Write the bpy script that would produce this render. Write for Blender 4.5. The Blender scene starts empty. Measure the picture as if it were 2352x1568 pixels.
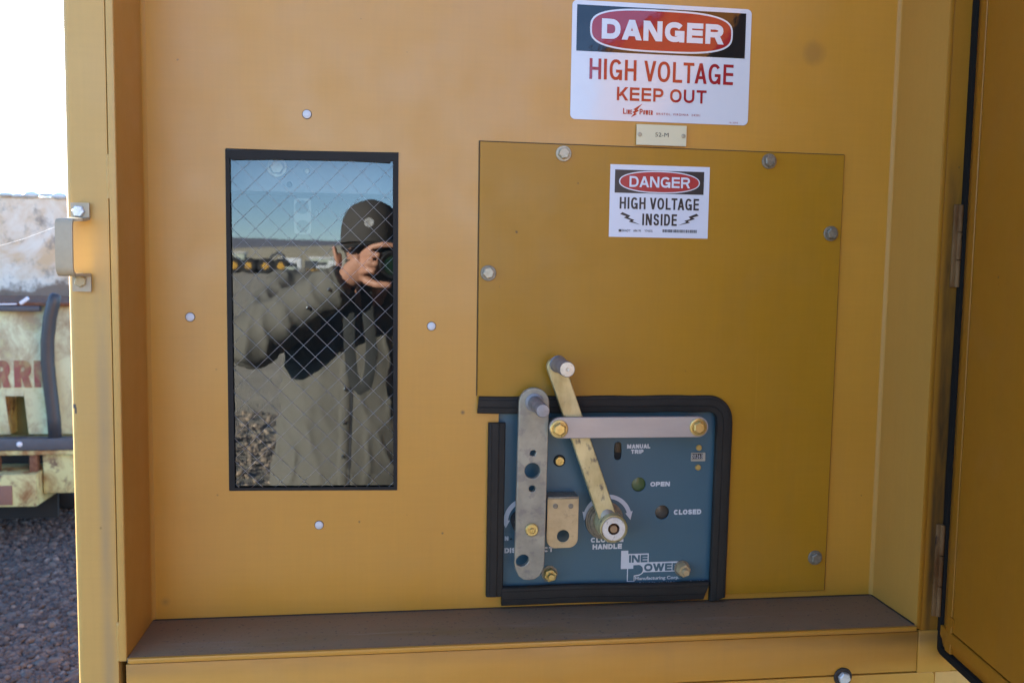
import bpy, bmesh, math, random
import numpy as np
from mathutils import Vector, Matrix, noise as mnoise

random.seed(7)
rng = np.random.default_rng(11)
PI = math.pi
R = math.radians
S = bpy.context.scene
C = S.collection

# ------------------------------------------------------------------ camera
cam_data = bpy.data.cameras.new("view_camera")
cam_data.sensor_width = 36.0
cam_data.lens = 36.0 * 2040.0 / 2352.0
cam_data.clip_start = 0.004
cam_data.clip_end = 12000
yaw, pitch, roll = 0.132899, 0.082828, 0.0153253
fwd = Vector((math.sin(yaw) * math.cos(pitch), math.cos(yaw) * math.cos(pitch), -math.sin(pitch)))
rt0 = Vector((math.cos(yaw), -math.sin(yaw), 0))
up0 = rt0.cross(fwd)
rt = math.cos(roll) * rt0 + math.sin(roll) * up0
up = -math.sin(roll) * rt0 + math.cos(roll) * up0
CAM = Vector((0, -1.2, 1.6))
cam = bpy.data.objects.new("view_camera", cam_data)
C.objects.link(cam)
CAM_ROT = Matrix((rt, up, -fwd)).transposed()
cam.matrix_world = Matrix.Translation(CAM) @ CAM_ROT.to_4x4()
S.camera = cam
cam_data.dof.use_dof = True
cam_data.dof.focus_distance = 1.22
cam_data.dof.aperture_fstop = 8.5

# ------------------------------------------------------------------ world, sun, exposure
SUN_EL, SUN_AZ = R(16), R(-50)          # azimuth from +Y towards +X
world = bpy.data.worlds.new("World")
S.world = world
world.use_nodes = True
wn = world.node_tree
sky = wn.nodes.new("ShaderNodeTexSky")
sky.sky_type = 'NISHITA'
sky.sun_disc = False
sky.sun_elevation = SUN_EL
sky.sun_rotation = SUN_AZ
sky.altitude = 1600
sky.dust_density = 0.05
sky.air_density = 0.8
sky.ozone_density = 3.0
bg = wn.nodes["Background"]
bg.inputs[1].default_value = 0.095
wn.links.new(sky.outputs[0], bg.inputs[0])
sun_dir = Vector((math.sin(SUN_AZ) * math.cos(SUN_EL), math.cos(SUN_AZ) * math.cos(SUN_EL), math.sin(SUN_EL)))
sl = bpy.data.lights.new("sun", 'SUN')
sl.energy = 5.0
sl.angle = R(0.53)
sl.color = (1.0, 0.92, 0.80)
so = bpy.data.objects.new("sun", sl)
so.rotation_euler = sun_dir.to_track_quat('Z', 'Y').to_euler()
so.location = (-6, 8, 9)
C.objects.link(so)
S.view_settings.view_transform = 'Standard'
S.view_settings.look = 'None'
S.view_settings.gamma = 1.0
S.view_settings.use_curve_mapping = False
S.view_settings.exposure = 3.05
S.cycles.max_bounces = 8
S.cycles.transparent_max_bounces = 12
S.cycles.caustics_reflective = False
S.cycles.sample_clamp_indirect = 6.0

# ------------------------------------------------------------------ materials
def srgb(*c):
    out = []
    for v in c:
        v = v / 255.0
        out.append(v / 12.92 if v <= 0.04045 else ((v + 0.055) / 1.055) ** 2.4)
    return tuple(out)

class NT:
    """small node helper"""
    def __init__(s, name):
        s.m = bpy.data.materials.new(name)
        s.m.use_nodes = True
        s.t = s.m.node_tree
        s.b = s.t.nodes["Principled BSDF"]
        s.tc = s.t.nodes.new("ShaderNodeNewGeometry").outputs["Position"]
    def n(s, kind, **k):
        x = s.t.nodes.new(kind)
        for a, v in k.items():
            setattr(x, a, v)
        return x
    def link(s, a, b):
        s.t.links.new(a, b)
    def vec(s, scale=(1, 1, 1), loc=(0, 0, 0), src=None):
        m = s.n("ShaderNodeMapping")
        m.inputs["Scale"].default_value = scale
        m.inputs["Location"].default_value = loc
        s.link(src or s.tc, m.inputs["Vector"])
        return m.outputs[0]
    def noise(s, scale, detail=4, rough=0.55, stretch=(1, 1, 1), loc=(0, 0, 0), dist=0.0):
        x = s.n("ShaderNodeTexNoise")
        x.inputs["Scale"].default_value = scale
        x.inputs["Detail"].default_value = detail
        x.inputs["Roughness"].default_value = rough
        x.inputs["Distortion"].default_value = dist
        s.link(s.vec(stretch, loc), x.inputs["Vector"])
        return x.outputs[0]
    def ramp(s, fac, stops):
        r = s.n("ShaderNodeValToRGB")
        e = r.color_ramp.elements
        while len(e) < len(stops):
            e.new(0.5)
        for q, (p, c) in zip(e, stops):
            q.position = p
            q.color = tuple(c) + (1,) if not isinstance(c, (int, float)) else (c, c, c, 1)
        s.link(fac, r.inputs[0])
        return r.outputs[0]
    def mix(s, fac, a, b, blend='MIX'):
        x = s.n("ShaderNodeMix", data_type='RGBA', blend_type=blend)
        for sock, v in ((x.inputs[0], fac), (x.inputs[6], a), (x.inputs[7], b)):
            if isinstance(v, (int, float)):
                sock.default_value = v
            elif isinstance(v, tuple):
                sock.default_value = v + (1,)
            else:
                s.link(v, sock)
        return x.outputs[2]
    def math(s, op, a, b=None, clamp=False):
        x = s.n("ShaderNodeMath", operation=op, use_clamp=clamp)
        for sock, v in zip(x.inputs, (a, b)):
            if v is None:
                continue
            if isinstance(v, (int, float)):
                sock.default_value = v
            else:
                s.link(v, sock)
        return x.outputs[0]
    def xyz(s):
        x = s.n("ShaderNodeSeparateXYZ")
        s.link(s.tc, x.inputs[0])
        return x.outputs
    def band(s, v, lo, hi, soft):
        """1 inside lo..hi, soft edges"""
        a = s.n("ShaderNodeMapRange"); a.interpolation_type = 'SMOOTHSTEP'
        s.link(v, a.inputs[0]); a.inputs[1].default_value = lo - soft; a.inputs[2].default_value = lo + soft
        b = s.n("ShaderNodeMapRange"); b.interpolation_type = 'SMOOTHSTEP'
        s.link(v, b.inputs[0]); b.inputs[1].default_value = hi - soft; b.inputs[2].default_value = hi + soft
        return s.math('MULTIPLY', a.outputs[0], s.math('SUBTRACT', 1.0, b.outputs[0]))
    def col(s, c):
        if isinstance(c, tuple):
            s.b.inputs["Base Color"].default_value = c + (1,)
        else:
            s.link(c, s.b.inputs["Base Color"])
    def rough(s, r):
        if isinstance(r, (int, float)):
            s.b.inputs["Roughness"].default_value = r
        else:
            s.link(r, s.b.inputs["Roughness"])
    def metal(s, v):
        if isinstance(v, (int, float)):
            s.b.inputs["Metallic"].default_value = v
        else:
            s.link(v, s.b.inputs["Metallic"])
    def bump(s, h, strength, dist):
        x = s.n("ShaderNodeBump")
        x.inputs["Strength"].default_value = strength
        x.inputs["Distance"].default_value = dist
        s.link(h, x.inputs["Height"])
        s.link(x.outputs[0], s.b.inputs["Normal"])

def plain(name, c, rough=0.5, metal=0.0, var=0.12, nscale=30, bump=0.0):
    t = NT(name)
    n = t.noise(nscale, 5)
    t.col(t.mix(n, tuple(v * (1 - var) for v in c), tuple(min(1, v * (1 + var)) for v in c)))
    t.rough(rough)
    t.metal(metal)
    if bump:
        t.bump(t.noise(nscale * 6, 3), bump, 0.002)
    return t.m

def paint(name, c, rough=0.34, dirt=0.25, chips=True, smears_and_shading=None, spec=0.5, spots=()):
    """old machine enamel: faint mottling, streaks, specks, chips"""
    t = NT(name)
    dark = tuple(v * k for v, k in zip(c, (0.88, 0.85, 0.72)))
    lite = tuple(min(1, v * k) for v, k in zip(c, (1.06, 1.07, 1.15)))
    k = t.mix(t.noise(3.2, 6, 0.6), dark, lite)
    st = t.ramp(t.noise(26, 5, 0.6, (1, 1, 0.12)), [(0.48, 0.0), (0.75, 1.0)])
    k = t.mix(t.math('MULTIPLY', st, dirt * 0.45), k, tuple(v * 0.62 + 0.02 for v in c))
    pat = t.ramp(t.noise(9, 6, 0.65, dist=0.6), [(0.55, 0.0), (0.72, 1.0)])
    k = t.mix(t.math('MULTIPLY', pat, dirt * 0.5), k, tuple(v * 0.75 + 0.035 for v in c))
    fine = t.math('ADD', t.noise(210, 3, 0.6, (1, 1, 0.05)), t.noise(210, 3, 0.6, (0.06, 1, 1)))
    k = t.mix(t.math('MULTIPLY', t.math('SUBTRACT', fine, 0.80, True), 0.32), k, tuple(v * 0.72 for v in c))
    scr = t.ramp(t.noise(38, 2, 0.4, (0.9, 1, 0.045), (2, 7, 1), 0.3), [(0.735, 0.0), (0.76, 1.0)])
    k = t.mix(t.math('MULTIPLY', scr, dirt), k, tuple(min(1, v * 1.35 + .03) for v in c))
    if smears_and_shading:
        x, y, z = t.xyz()
        for (axis, lo, hi, soft, zlo, zhi, colr, amt, sc) in smears_and_shading:
            v = (x, y, z)[axis]
            m = t.math('MULTIPLY', t.band(v, lo, hi, soft), t.band(z, zlo, zhi, 0.04 if sc else 0.0008))
            if not sc:
                k = t.mix(m, k, colr)
                continue
            nz = t.ramp(t.noise(abs(sc), 5, 0.65, (1, 1, 0.16) if sc > 0 else (0.22, 1, 1)), [(0.38, 0.0), (0.66, 1.0)])
            k = t.mix(t.math('MULTIPLY', t.math('MULTIPLY', m, nz), amt), k, colr)
    for (sx, sz, r_, colr, amt) in spots:
        x, y, z = t.xyz()
        d_ = t.math('POWER', t.math('ADD', t.math('POWER', t.math('SUBTRACT', x, sx), 2.0), t.math('POWER', t.math('SUBTRACT', z, sz), 2.0)), 0.5)
        d_ = t.math('ADD', d_, t.math('MULTIPLY', t.math('SUBTRACT', t.noise(60, 4), 0.5), r_ * 0.8))
        k = t.mix(t.math('MULTIPLY', t.ramp(d_, [(r_ * .55, 1.0), (r_ * 1.25, 0.0)]), amt), k, colr)
    if chips:
        vo = t.n("ShaderNodeTexVoronoi"); vo.inputs["Scale"].default_value = 13
        t.link(t.vec((1, 1, 1)), vo.inputs["Vector"])
        nz = t.noise(190, 2)
        d = t.math('ADD', vo.outputs["Distance"], t.math('MULTIPLY', t.math('SUBTRACT', nz, 0.5), 0.05))
        sp = t.ramp(d, [(0.012, 1.0), (0.026, 0.0)])
        k = t.mix(t.math('MULTIPLY', sp, 0.75), k, (0.07, 0.045, 0.025))
        v2 = t.n("ShaderNodeTexVoronoi"); v2.inputs["Scale"].default_value = 31
        t.link(t.vec((1, 1, 1), (3, 1, 7)), v2.inputs["Vector"])
        gate = t.ramp(t.noise(6, 2, 0.5, (1, 1, 1), (9, 9, 9)), [(0.55, 0.0), (0.62, 1.0)])
        s2_ = t.math('MULTIPLY', t.ramp(t.math('ADD', v2.outputs["Distance"], t.math('MULTIPLY', t.math('SUBTRACT', nz, 0.5), 0.09)), [(0.02, 1.0), (0.05, 0.0)]), gate)
        k = t.mix(t.math('MULTIPLY', s2_, 0.6), k, tuple(v * 0.35 for v in c))
    t.col(k)
    t.rough(t.ramp(t.noise(14, 4), [(0.3, rough - 0.05), (0.7, rough + 0.09)]))
    t.b.inputs["Specular IOR Level"].default_value = spec
    h = t.math('ADD', t.noise(5, 3), t.math('MULTIPLY', t.noise(330, 2), 0.02))
    t.bump(h, 0.25, 0.006)
    return t.m

GREY = (0.16, 0.15, 0.13)
OCHRE = (0.57, 0.275, 0.030)
M = {}
M['paint'] = paint("ochre_paint", OCHRE, 0.36, 0.28, spec=0.7, spots=[(0.578, 1.904, 0.016, (0.30, 0.15, 0.03), 0.55), (0.094, 1.402, 0.0016, (0.05, 0.03, 0.02), 0.9), (-0.300, 1.150, 0.004, (0.22, 0.12, 0.03), 0.6)])
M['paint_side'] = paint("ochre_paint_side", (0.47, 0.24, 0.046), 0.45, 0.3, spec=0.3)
M['paint_post'] = paint("ochre_paint_post", (0.56, 0.33, 0.085), 0.4, 0.35, smears_and_shading=[
    (0, -0.343, -0.330, 0.006, 0.9, 1.62, (0.20, 0.18, 0.14), 0.75, 9),
    (0, -0.3722, -0.3675, 0.0008, 1.4285, 1.4335, (0.04, 0.03, 0.03), 1.0, None),
    (0, -0.3690, -0.3668, 0.0006, 1.4225, 1.4300, (0.04, 0.03, 0.03), 1.0, None)])
M["paint_right"] = paint("ochre_paint_right", (0.38, 0.165, 0.014), 0.45, 0.35, spec=0.3, smears_and_shading=[  # post ochre darkened: shade of the right side is put into its colour
    (0, 0.716, 0.750, 0.005, 1.08, 1.75, (0.040, 0.024, 0.012), 1.0, 13),  # brown stains, with the shade beside the gasket painted in
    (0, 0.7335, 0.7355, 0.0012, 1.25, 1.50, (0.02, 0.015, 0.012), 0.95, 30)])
M['paint_lower'] = paint("ochre_paint_lower", (0.54, 0.26, 0.035), 0.36, 0.5, smears_and_shading=[
    (2, 1.100, 1.119, 0.008, 0.5, 1.3, (0.20, 0.105, 0.035), 0.75, -7),
    (2, 1.062, 1.100, 0.02, 0.5, 1.3, (0.58, 0.36, 0.12), 0.5, -4)])  # paler patches, with light bounced off the ground painted in
M['plate'] = paint("plate_paint", (0.42, 0.205, 0.012), 0.38, 0.4, spec=0.35)
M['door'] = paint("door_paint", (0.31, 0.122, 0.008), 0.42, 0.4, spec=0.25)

def m_ledge():
    t = NT("dusty_ledge")
    a = t.mix(t.noise(7, 7, 0.6, (0.6, 1, 1)), (0.19, 0.122, 0.060), (0.28, 0.195, 0.105))
    b = t.ramp(t.noise(4.5, 4, 0.5, (0.5, 1.6, 1), dist=0.4), [(0.60, 0.0), (0.68, 1.0)])
    a = t.mix(t.math('MULTIPLY', b, 0.55), a, (0.20, 0.125, 0.035))
    sc_ = t.ramp(t.noise(60, 3, 0.6, (0.12, 1, 1)), [(0.58, 0.0), (0.72, 1.0)])
    a = t.mix(t.math('MULTIPLY', sc_, 0.35), a, (0.30, 0.24, 0.18))
    sp = t.ramp(t.noise(160, 2), [(0.63, 0.0), (0.70, 1.0)])
    a = t.mix(t.math('MULTIPLY', sp, 0.6), a, (0.06, 0.05, 0.045))
    t.col(a); t.rough(0.8)
    t.bump(t.noise(240, 4), 0.3, 0.001)
    return t.m
M['ledge'] = m_ledge()
M['rubber'] = plain("black_rubber", (0.026, 0.023, 0.019), 0.65, var=0.3, nscale=60, bump=0.15)
M['gasket'] = plain("black_gasket", (0.013, 0.011, 0.009), 0.85, var=0.3, nscale=40)
M['rubber'].node_tree.nodes['Principled BSDF'].inputs['Specular IOR Level'].default_value = 0.25
M['gasket'].node_tree.nodes['Principled BSDF'].inputs['Specular IOR Level'].default_value = 0.1
M['frame_black'] = plain("black_window_tape", (0.022, 0.021, 0.019), 0.7, var=0.25, nscale=25)
M['frame_black'].node_tree.nodes['Principled BSDF'].inputs['Specular IOR Level'].default_value = 0.25
M['dark'] = plain("dark_cavity", (0.012, 0.012, 0.012), 0.8)
M['interior'] = plain("interior_grey", (0.02, 0.021, 0.022), 0.8)
M['interior_plate'] = plain("interior_pale", (0.20, 0.20, 0.20), 0.6)
M['interior_tab'] = plain("interior_tab_metal", (0.16, 0.14, 0.10), 0.5, 0.2)
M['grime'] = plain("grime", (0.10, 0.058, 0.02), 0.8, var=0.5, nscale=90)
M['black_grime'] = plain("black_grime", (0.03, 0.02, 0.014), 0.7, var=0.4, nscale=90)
M['rivet'] = plain("white_rivet", (0.62, 0.63, 0.65), 0.42, var=0.1, nscale=200)

def m_metal(name, c1, c2, c3, rough, metal, sc=60, stretch=(1, 1, 1), spots=0.3, th=0.60):
    t = NT(name)
    k = t.mix(t.ramp(t.noise(sc, 6, 0.6, stretch), [(0.35, 0.0), (0.65, 1.0)]), c1, c2)
    s1 = t.ramp(t.noise(sc * 2.3, 4, 0.6, stretch, (3, 1, 2)), [(th, 0.0), (th + 0.08, 1.0)])
    k = t.mix(t.math('MULTIPLY', s1, spots), k, c3)
    t.col(k); t.metal(metal)
    t.rough(t.ramp(t.noise(sc * 0.7, 3), [(0.3, rough - 0.08), (0.7, rough + 0.1)]))
    t.bump(t.noise(sc * 4, 3), 0.12, 0.001)
    return t.m
M['zinc'] = m_metal("dull_zinc", (0.24, 0.225, 0.18), (0.37, 0.345, 0.265), (0.16, 0.14, 0.15), 0.46, 0.35, 26, spots=0.4, th=0.54)
M['steel'] = m_metal("link_steel", (0.42, 0.37, 0.34), (0.49, 0.44, 0.39), (0.38, 0.32, 0.27), 0.42, 0.3, 20, (0.3, 1, 1), 0.2)
M['gold'] = m_metal("gold_zinc", (0.40, 0.32, 0.14), (0.62, 0.54, 0.29), (0.10, 0.085, 0.08), 0.40, 0.35, 30, (1, 1, 0.55), 0.8, th=0.585)
M['brass'] = m_metal("yellow_zinc", (0.55, 0.40, 0.13), (0.66, 0.52, 0.22), (0.25, 0.15, 0.06), 0.32, 0.7, 120)
M['tab'] = m_metal("tan_tab", (0.47, 0.34, 0.17), (0.55, 0.41, 0.22), (0.26, 0.19, 0.11), 0.5, 0.3, 60)
M['bolt'] = m_metal("bolt_zinc", (0.40, 0.35, 0.24), (0.52, 0.46, 0.34), (0.14, 0.10, 0.06), 0.42, 0.3, 160)
M['bolt_dark'] = m_metal("bolt_grey", (0.19, 0.165, 0.12), (0.29, 0.25, 0.185), (0.08, 0.06, 0.04), 0.42, 0.35, 160)
M['bolt_bright'] = m_metal("bolt_bright", (0.58, 0.58, 0.56), (0.70, 0.70, 0.68), (0.3, 0.28, 0.24), 0.35, 0.4, 160)
M['knob'] = m_metal("knob_steel", (0.22, 0.22, 0.23), (0.30, 0.30, 0.31), (0.14, 0.13, 0.12), 0.45, 0.5, 70)
M['knob_end'] = m_metal("knob_bright", (0.55, 0.51, 0.40), (0.66, 0.62, 0.52), (0.22, 0.18, 0.12), 0.42, 0.5, 180, spots=0.6)
M['white_washer'] = m_metal("washer_worn", (0.62, 0.60, 0.55), (0.72, 0.70, 0.66), (0.3, 0.24, 0.17), 0.45, 0.3, 120, spots=0.5)
M['rust'] = m_metal("rust", (0.13, 0.05, 0.025), (0.22, 0.10, 0.05), (0.05, 0.03, 0.03), 0.85, 0.0, 60, spots=0.5)
M['bolt_rusty'] = m_metal("bolt_rust_end", (0.36, 0.22, 0.11), (0.46, 0.30, 0.16), (0.2, 0.1, 0.05), 0.6, 0.2, 150)
M['hinge'] = m_metal("hinge_rusty", (0.11, 0.045, 0.014), (0.20, 0.11, 0.045), (0.03, 0.014, 0.01), 0.6, 0.0, 45, (1, 1, 0.4), 0.95)

M['hinge'].node_tree.nodes['Principled BSDF'].inputs['Specular IOR Level'].default_value = 0.12

def m_blue():
    t = NT("blue_faceplate")
    k = t.mix(t.noise(5, 5), (0.044, 0.110, 0.150), (0.056, 0.130, 0.172))
    sc = t.ramp(t.noise(300, 2), [(0.72, 0.0), (0.78, 1.0)])
    k = t.mix(t.math('MULTIPLY', sc, 0.25), k, (0.10, 0.17, 0.22))
    t.col(k); t.rough(0.38)
    t.bump(t.noise(60, 3), 0.05, 0.002)
    return t.m
M['blue'] = m_blue()
M['print_white'] = plain("white_print", (0.62, 0.65, 0.68), 0.45, var=0.05)
M['print_grey'] = plain("grey_print", (0.42, 0.44, 0.46), 0.45, var=0.06)

def vinyl(name, c, rough, wav=0.0):
    t = NT(name)
    t.col(t.mix(t.noise(40, 3), tuple(v * 0.97 for v in c), tuple(min(1, v * 1.02) for v in c)))
    t.rough(rough)
    if wav:
        h = t.math('ADD', t.noise(22, 3, 0.5), t.math('MULTIPLY', t.noise(260, 3, 0.6), 0.05))
        t.bump(h, wav, 0.004)
    return t.m
G = 0.10
M['v_white'] = vinyl("glossy_white_vinyl", (0.70, 0.71, 0.74), G, 0.10)
M['v_black'] = vinyl("glossy_black_vinyl", (0.010, 0.010, 0.012), 0.05, 0.10)
M['v_red'] = vinyl("glossy_red_vinyl", (0.36, 0.02, 0.025), 0.05, 0.10)
M['s_white'] = vinyl("satin_white_vinyl", (0.68, 0.71, 0.78), 0.35)
M['s_black'] = vinyl("satin_black_vinyl", (0.020, 0.020, 0.022), 0.35)
M['s_red'] = vinyl("satin_red_vinyl", (0.40, 0.028, 0.03), 0.35)
M['cream'] = vinyl("cream_plastic", (0.70, 0.64, 0.42), 0.4)
M['ink'] = vinyl("engraved_ink", (0.06, 0.055, 0.045), 0.5)
M['green_lens'] = plain("olive_lens", (0.085, 0.13, 0.05), 0.25, var=0.2, nscale=80)
M['dark_lens'] = plain("grey_brown_lens", (0.06, 0.055, 0.045), 0.25, var=0.25, nscale=80)
M['slot'] = plain("brown_slot", (0.07, 0.045, 0.02), 0.6, var=0.3, nscale=150)
M['wire'] = m_metal("mesh_wire", (0.36, 0.37, 0.38), (0.44, 0.45, 0.46), (0.3, 0.3, 0.3), 0.4, 0.4, 200)

def m_pane():
    t = NT("wired_glass")
    out = t.t.nodes["Material Output"]
    tr = t.n("ShaderNodeBsdfTransparent"); tr.inputs[0].default_value = (0.80, 0.86, 0.86, 1)
    gl = t.n("ShaderNodeBsdfGlossy"); gl.inputs["Roughness"].default_value = 0.012
    gl.inputs["Color"].default_value = (0.93, 0.98, 1, 1)
    lw = t.n("ShaderNodeFresnel"); lw.inputs[0].default_value = 1.52
    f = t.math('MULTIPLY', lw.outputs[0], 2.0, True)        # two surfaces
    mx = t.n("ShaderNodeMixShader")
    t.link(f, mx.inputs[0]); t.link(tr.outputs[0], mx.inputs[1]); t.link(gl.outputs[0], mx.inputs[2])
    t.link(mx.outputs[0], out.inputs[0])
    t.t.nodes.remove(t.b)
    return t.m
M['pane'] = m_pane()

# ------------------------------------------------------------------ object helpers
def tag(o, label=None, cat=None, group=None, kind=None):
    if label: o['label'] = label
    if cat: o['category'] = cat
    if group: o['group'] = group
    if kind: o['kind'] = kind
    return o

def thing(name, label, cat, loc=(0, 0, 0), group=None):
    o = bpy.data.objects.new(name, None)
    o.empty_display_size = 0.05
    o.location = loc
    C.objects.link(o)
    return tag(o, label, cat, group)

def wloc(o):
    v = Vector(o.location)
    while o.parent:
        o = o.parent
        v = v + o.location
    return v

def link(name, me, mat, parent=None, loc=None):
    """mesh in world coordinates (or in its own, with loc given in world)"""
    o = bpy.data.objects.new(name, me)
    if mat is not None:
        me.materials.clear()
        me.materials.append(mat)
    C.objects.link(o)
    if parent is not None:
        o.parent = parent
        o.matrix_parent_inverse = Matrix.Identity(4)
        o.location = Vector(loc if loc is not None else (0, 0, 0)) - wloc(parent)
    elif loc is not None:
        o.location = loc
    return o

def finish(bm, name, angle=35, smooth=True):
    me = bpy.data.meshes.new(name)
    bm.to_mesh(me)
    bm.free()
    if smooth:
        me.polygons.foreach_set("use_smooth", [True] * len(me.polygons))
        me.set_sharp_from_angle(angle=R(angle))
    return me

def obj(name, bm, mat, parent=None, loc=None, angle=35, smooth=True):
    return link(name, finish(bm, name, angle, smooth), mat, parent, loc)

def box(bm, x0, x1, y0, y1, z0, z1, bev=0.0, seg=2, mtx=None):
    r = bmesh.ops.create_cube(bm, size=1)
    vs = r['verts']
    bmesh.ops.scale(bm, vec=(x1 - x0, y1 - y0, z1 - z0), verts=vs)
    bmesh.ops.translate(bm, vec=((x0 + x1) / 2, (y0 + y1) / 2, (z0 + z1) / 2), verts=vs)
    if bev > 0:
        es = list({e for v in vs for e in v.link_edges})
        r = bmesh.ops.bevel(bm, geom=es, offset=bev, segments=seg, profile=0.5, affect='EDGES')
        vs = list({v for f in r['faces'] for v in f.verts} | {v for v in vs if v.is_valid})
    if mtx is not None:
        bmesh.ops.transform(bm, matrix=mtx, verts=vs)
    return vs

def boxobj(name, x0, x1, y0, y1, z0, z1, mat, parent=None, bev=0.001, seg=2):
    bm = bmesh.new()
    box(bm, x0, x1, y0, y1, z0, z1, bev, seg)
    return obj(name, bm, mat, parent)

def lathe(bm, prof, axis='-Y', seg=32, loc=(0, 0, 0), phase=0.0):
    """prof: list of (radius, height); height runs along axis from loc"""
    rings = []
    for (r, h) in prof:
        ring = []
        n = 1 if r < 1e-7 else seg
        for i in range(n):
            a = phase + 2 * PI * i / seg
            c, s_ = r * math.cos(a), r * math.sin(a)
            p = {'-Y': (c, -h, s_), 'Z': (c, s_, h), 'X': (h, c, s_)}[axis]
            ring.append(bm.verts.new((p[0] + loc[0], p[1] + loc[1], p[2] + loc[2])))
        rings.append(ring)
    for a, b in zip(rings, rings[1:]):
        if len(a) == 1 and len(b) == 1:
            continue
        for i in range(seg):
            j = (i + 1) % seg
            if len(a) == 1:
                f = (a[0], b[i], b[j])
            elif len(b) == 1:
                f = (a[i], b[0], a[j])
            else:
                f = (a[i], b[i], b[j], a[j])
            bm.faces.new(f)
    bmesh.ops.recalc_face_normals(bm, faces=bm.faces[:])

def tube(bm, pts, radii, seg=12, cap=True, flat=1.0, upv=(0, 0, 1)):
    pts = [Vector(p) for p in pts]
    if isinstance(radii, (int, float)):
        radii = [radii] * len(pts)
    rings = []
    U = Vector(upv)
    for i, p in enumerate(pts):
        t = (pts[min(i + 1, len(pts) - 1)] - pts[max(i - 1, 0)]).normalized()
        a = U - U.dot(t) * t
        if a.length < 1e-4:
            a = Vector((1, 0, 0)) - t.x * t
        a.normalize()
        b = t.cross(a)
        U = a
        r = radii[i]
        ra, rb = (r if isinstance(r, tuple) else (r, r * flat))
        rings.append([bm.verts.new(p + a * ra * math.cos(2 * PI * k / seg) + b * rb * math.sin(2 * PI * k / seg)) for k in range(seg)])
    for a, b in zip(rings, rings[1:]):
        for i in range(seg):
            j = (i + 1) % seg
            bm.faces.new((a[i], a[j], b[j], b[i]))
    if cap:
        bm.faces.new(list(reversed(rings[0])))
        bm.faces.new(rings[-1])
    return rings

def ellipsoid(bm, c, r, u=20, v=14):
    x = bmesh.ops.create_uvsphere(bm, u_segments=u, v_segments=v, radius=1)
    bmesh.ops.scale(bm, vec=r, verts=x['verts'])
    bmesh.ops.translate(bm, vec=c, verts=x['verts'])
    return x['verts']

def circ(cx, cz, r, n=32, a0=0.0):
    return [(cx + r * math.cos(a0 + 2 * PI * i / n), cz + r * math.sin(a0 + 2 * PI * i / n)) for i in range(n)]

def arc(cx, cz, r, a0, a1, n=10):
    return [(cx + r * math.cos(R(a0 + (a1 - a0) * i / n)), cz + r * math.sin(R(a0 + (a1 - a0) * i / n))) for i in range(n + 1)]

def rrect(x0, x1, z0, z1, r, n=8):
    return (arc(x1 - r, z0 + r, r, -90, 0, n) + arc(x1 - r, z1 - r, r, 0, 90, n) +
            arc(x0 + r, z1 - r, r, 90, 180, n) + arc(x0 + r, z0 + r, r, 180, 270, n))

def superell(cx, cz, a, b, p, n=72):
    out = []
    for i in range(n):
        t = 2 * PI * i / n
        c, s_ = math.cos(t), math.sin(t)
        out.append((cx + a * math.copysign(abs(c) ** (2 / p), c), cz + b * math.copysign(abs(s_) ** (2 / p), s_)))
    return out

def curve_mesh(cu, name):
    o = bpy.data.objects.new("tmp", cu)
    C.objects.link(o)
    dg = bpy.context.evaluated_depsgraph_get()
    me = bpy.data.meshes.new_from_object(o.evaluated_get(dg))
    bpy.data.objects.remove(o)
    bpy.data.curves.remove(cu)
    me.name = name
    return me

def plate_mesh(name, loops, yf, yb, bev=0.0, mm=True):
    """plate in the XZ plane with outline loops[0] and holes loops[1:]; front yf, back yb"""
    cu = bpy.data.curves.new(name, 'CURVE')
    cu.dimensions = '2D'
    cu.fill_mode = 'BOTH'
    th = abs(yb - yf)
    cu.extrude = max(th / 2 - bev, 0)
    cu.bevel_depth = bev
    cu.bevel_resolution = 2
    k = 0.001 if mm else 1.0
    for lp in loops:
        sp = cu.splines.new('POLY')
        sp.points.add(len(lp) - 1)
        for q, (x, z) in zip(sp.points, lp):
            q.co = (x * k, z * k, 0, 1)
        sp.use_cyclic_u = True
    if bev:
        cu.offset = -bev
    me = curve_mesh(cu, name)
    n = len(me.vertices)
    co = np.empty(n * 3)
    me.vertices.foreach_get("co", co)
    co = co.reshape(-1, 3)
    new = np.stack([co[:, 0], (yf + yb) / 2 - co[:, 2], co[:, 1]], 1)
    me.vertices.foreach_set("co", new.ravel())
    me.polygons.foreach_set("use_smooth", [bev > 0] * len(me.polygons))
    if bev:
        me.set_sharp_from_angle(angle=R(30))
    me.update()
    return me

def plate(name, loops, yf, yb, mat, parent, bev=0.0, mm=True):
    return link(name, plate_mesh(name, loops, yf, yb, bev, mm), mat, parent)

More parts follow.
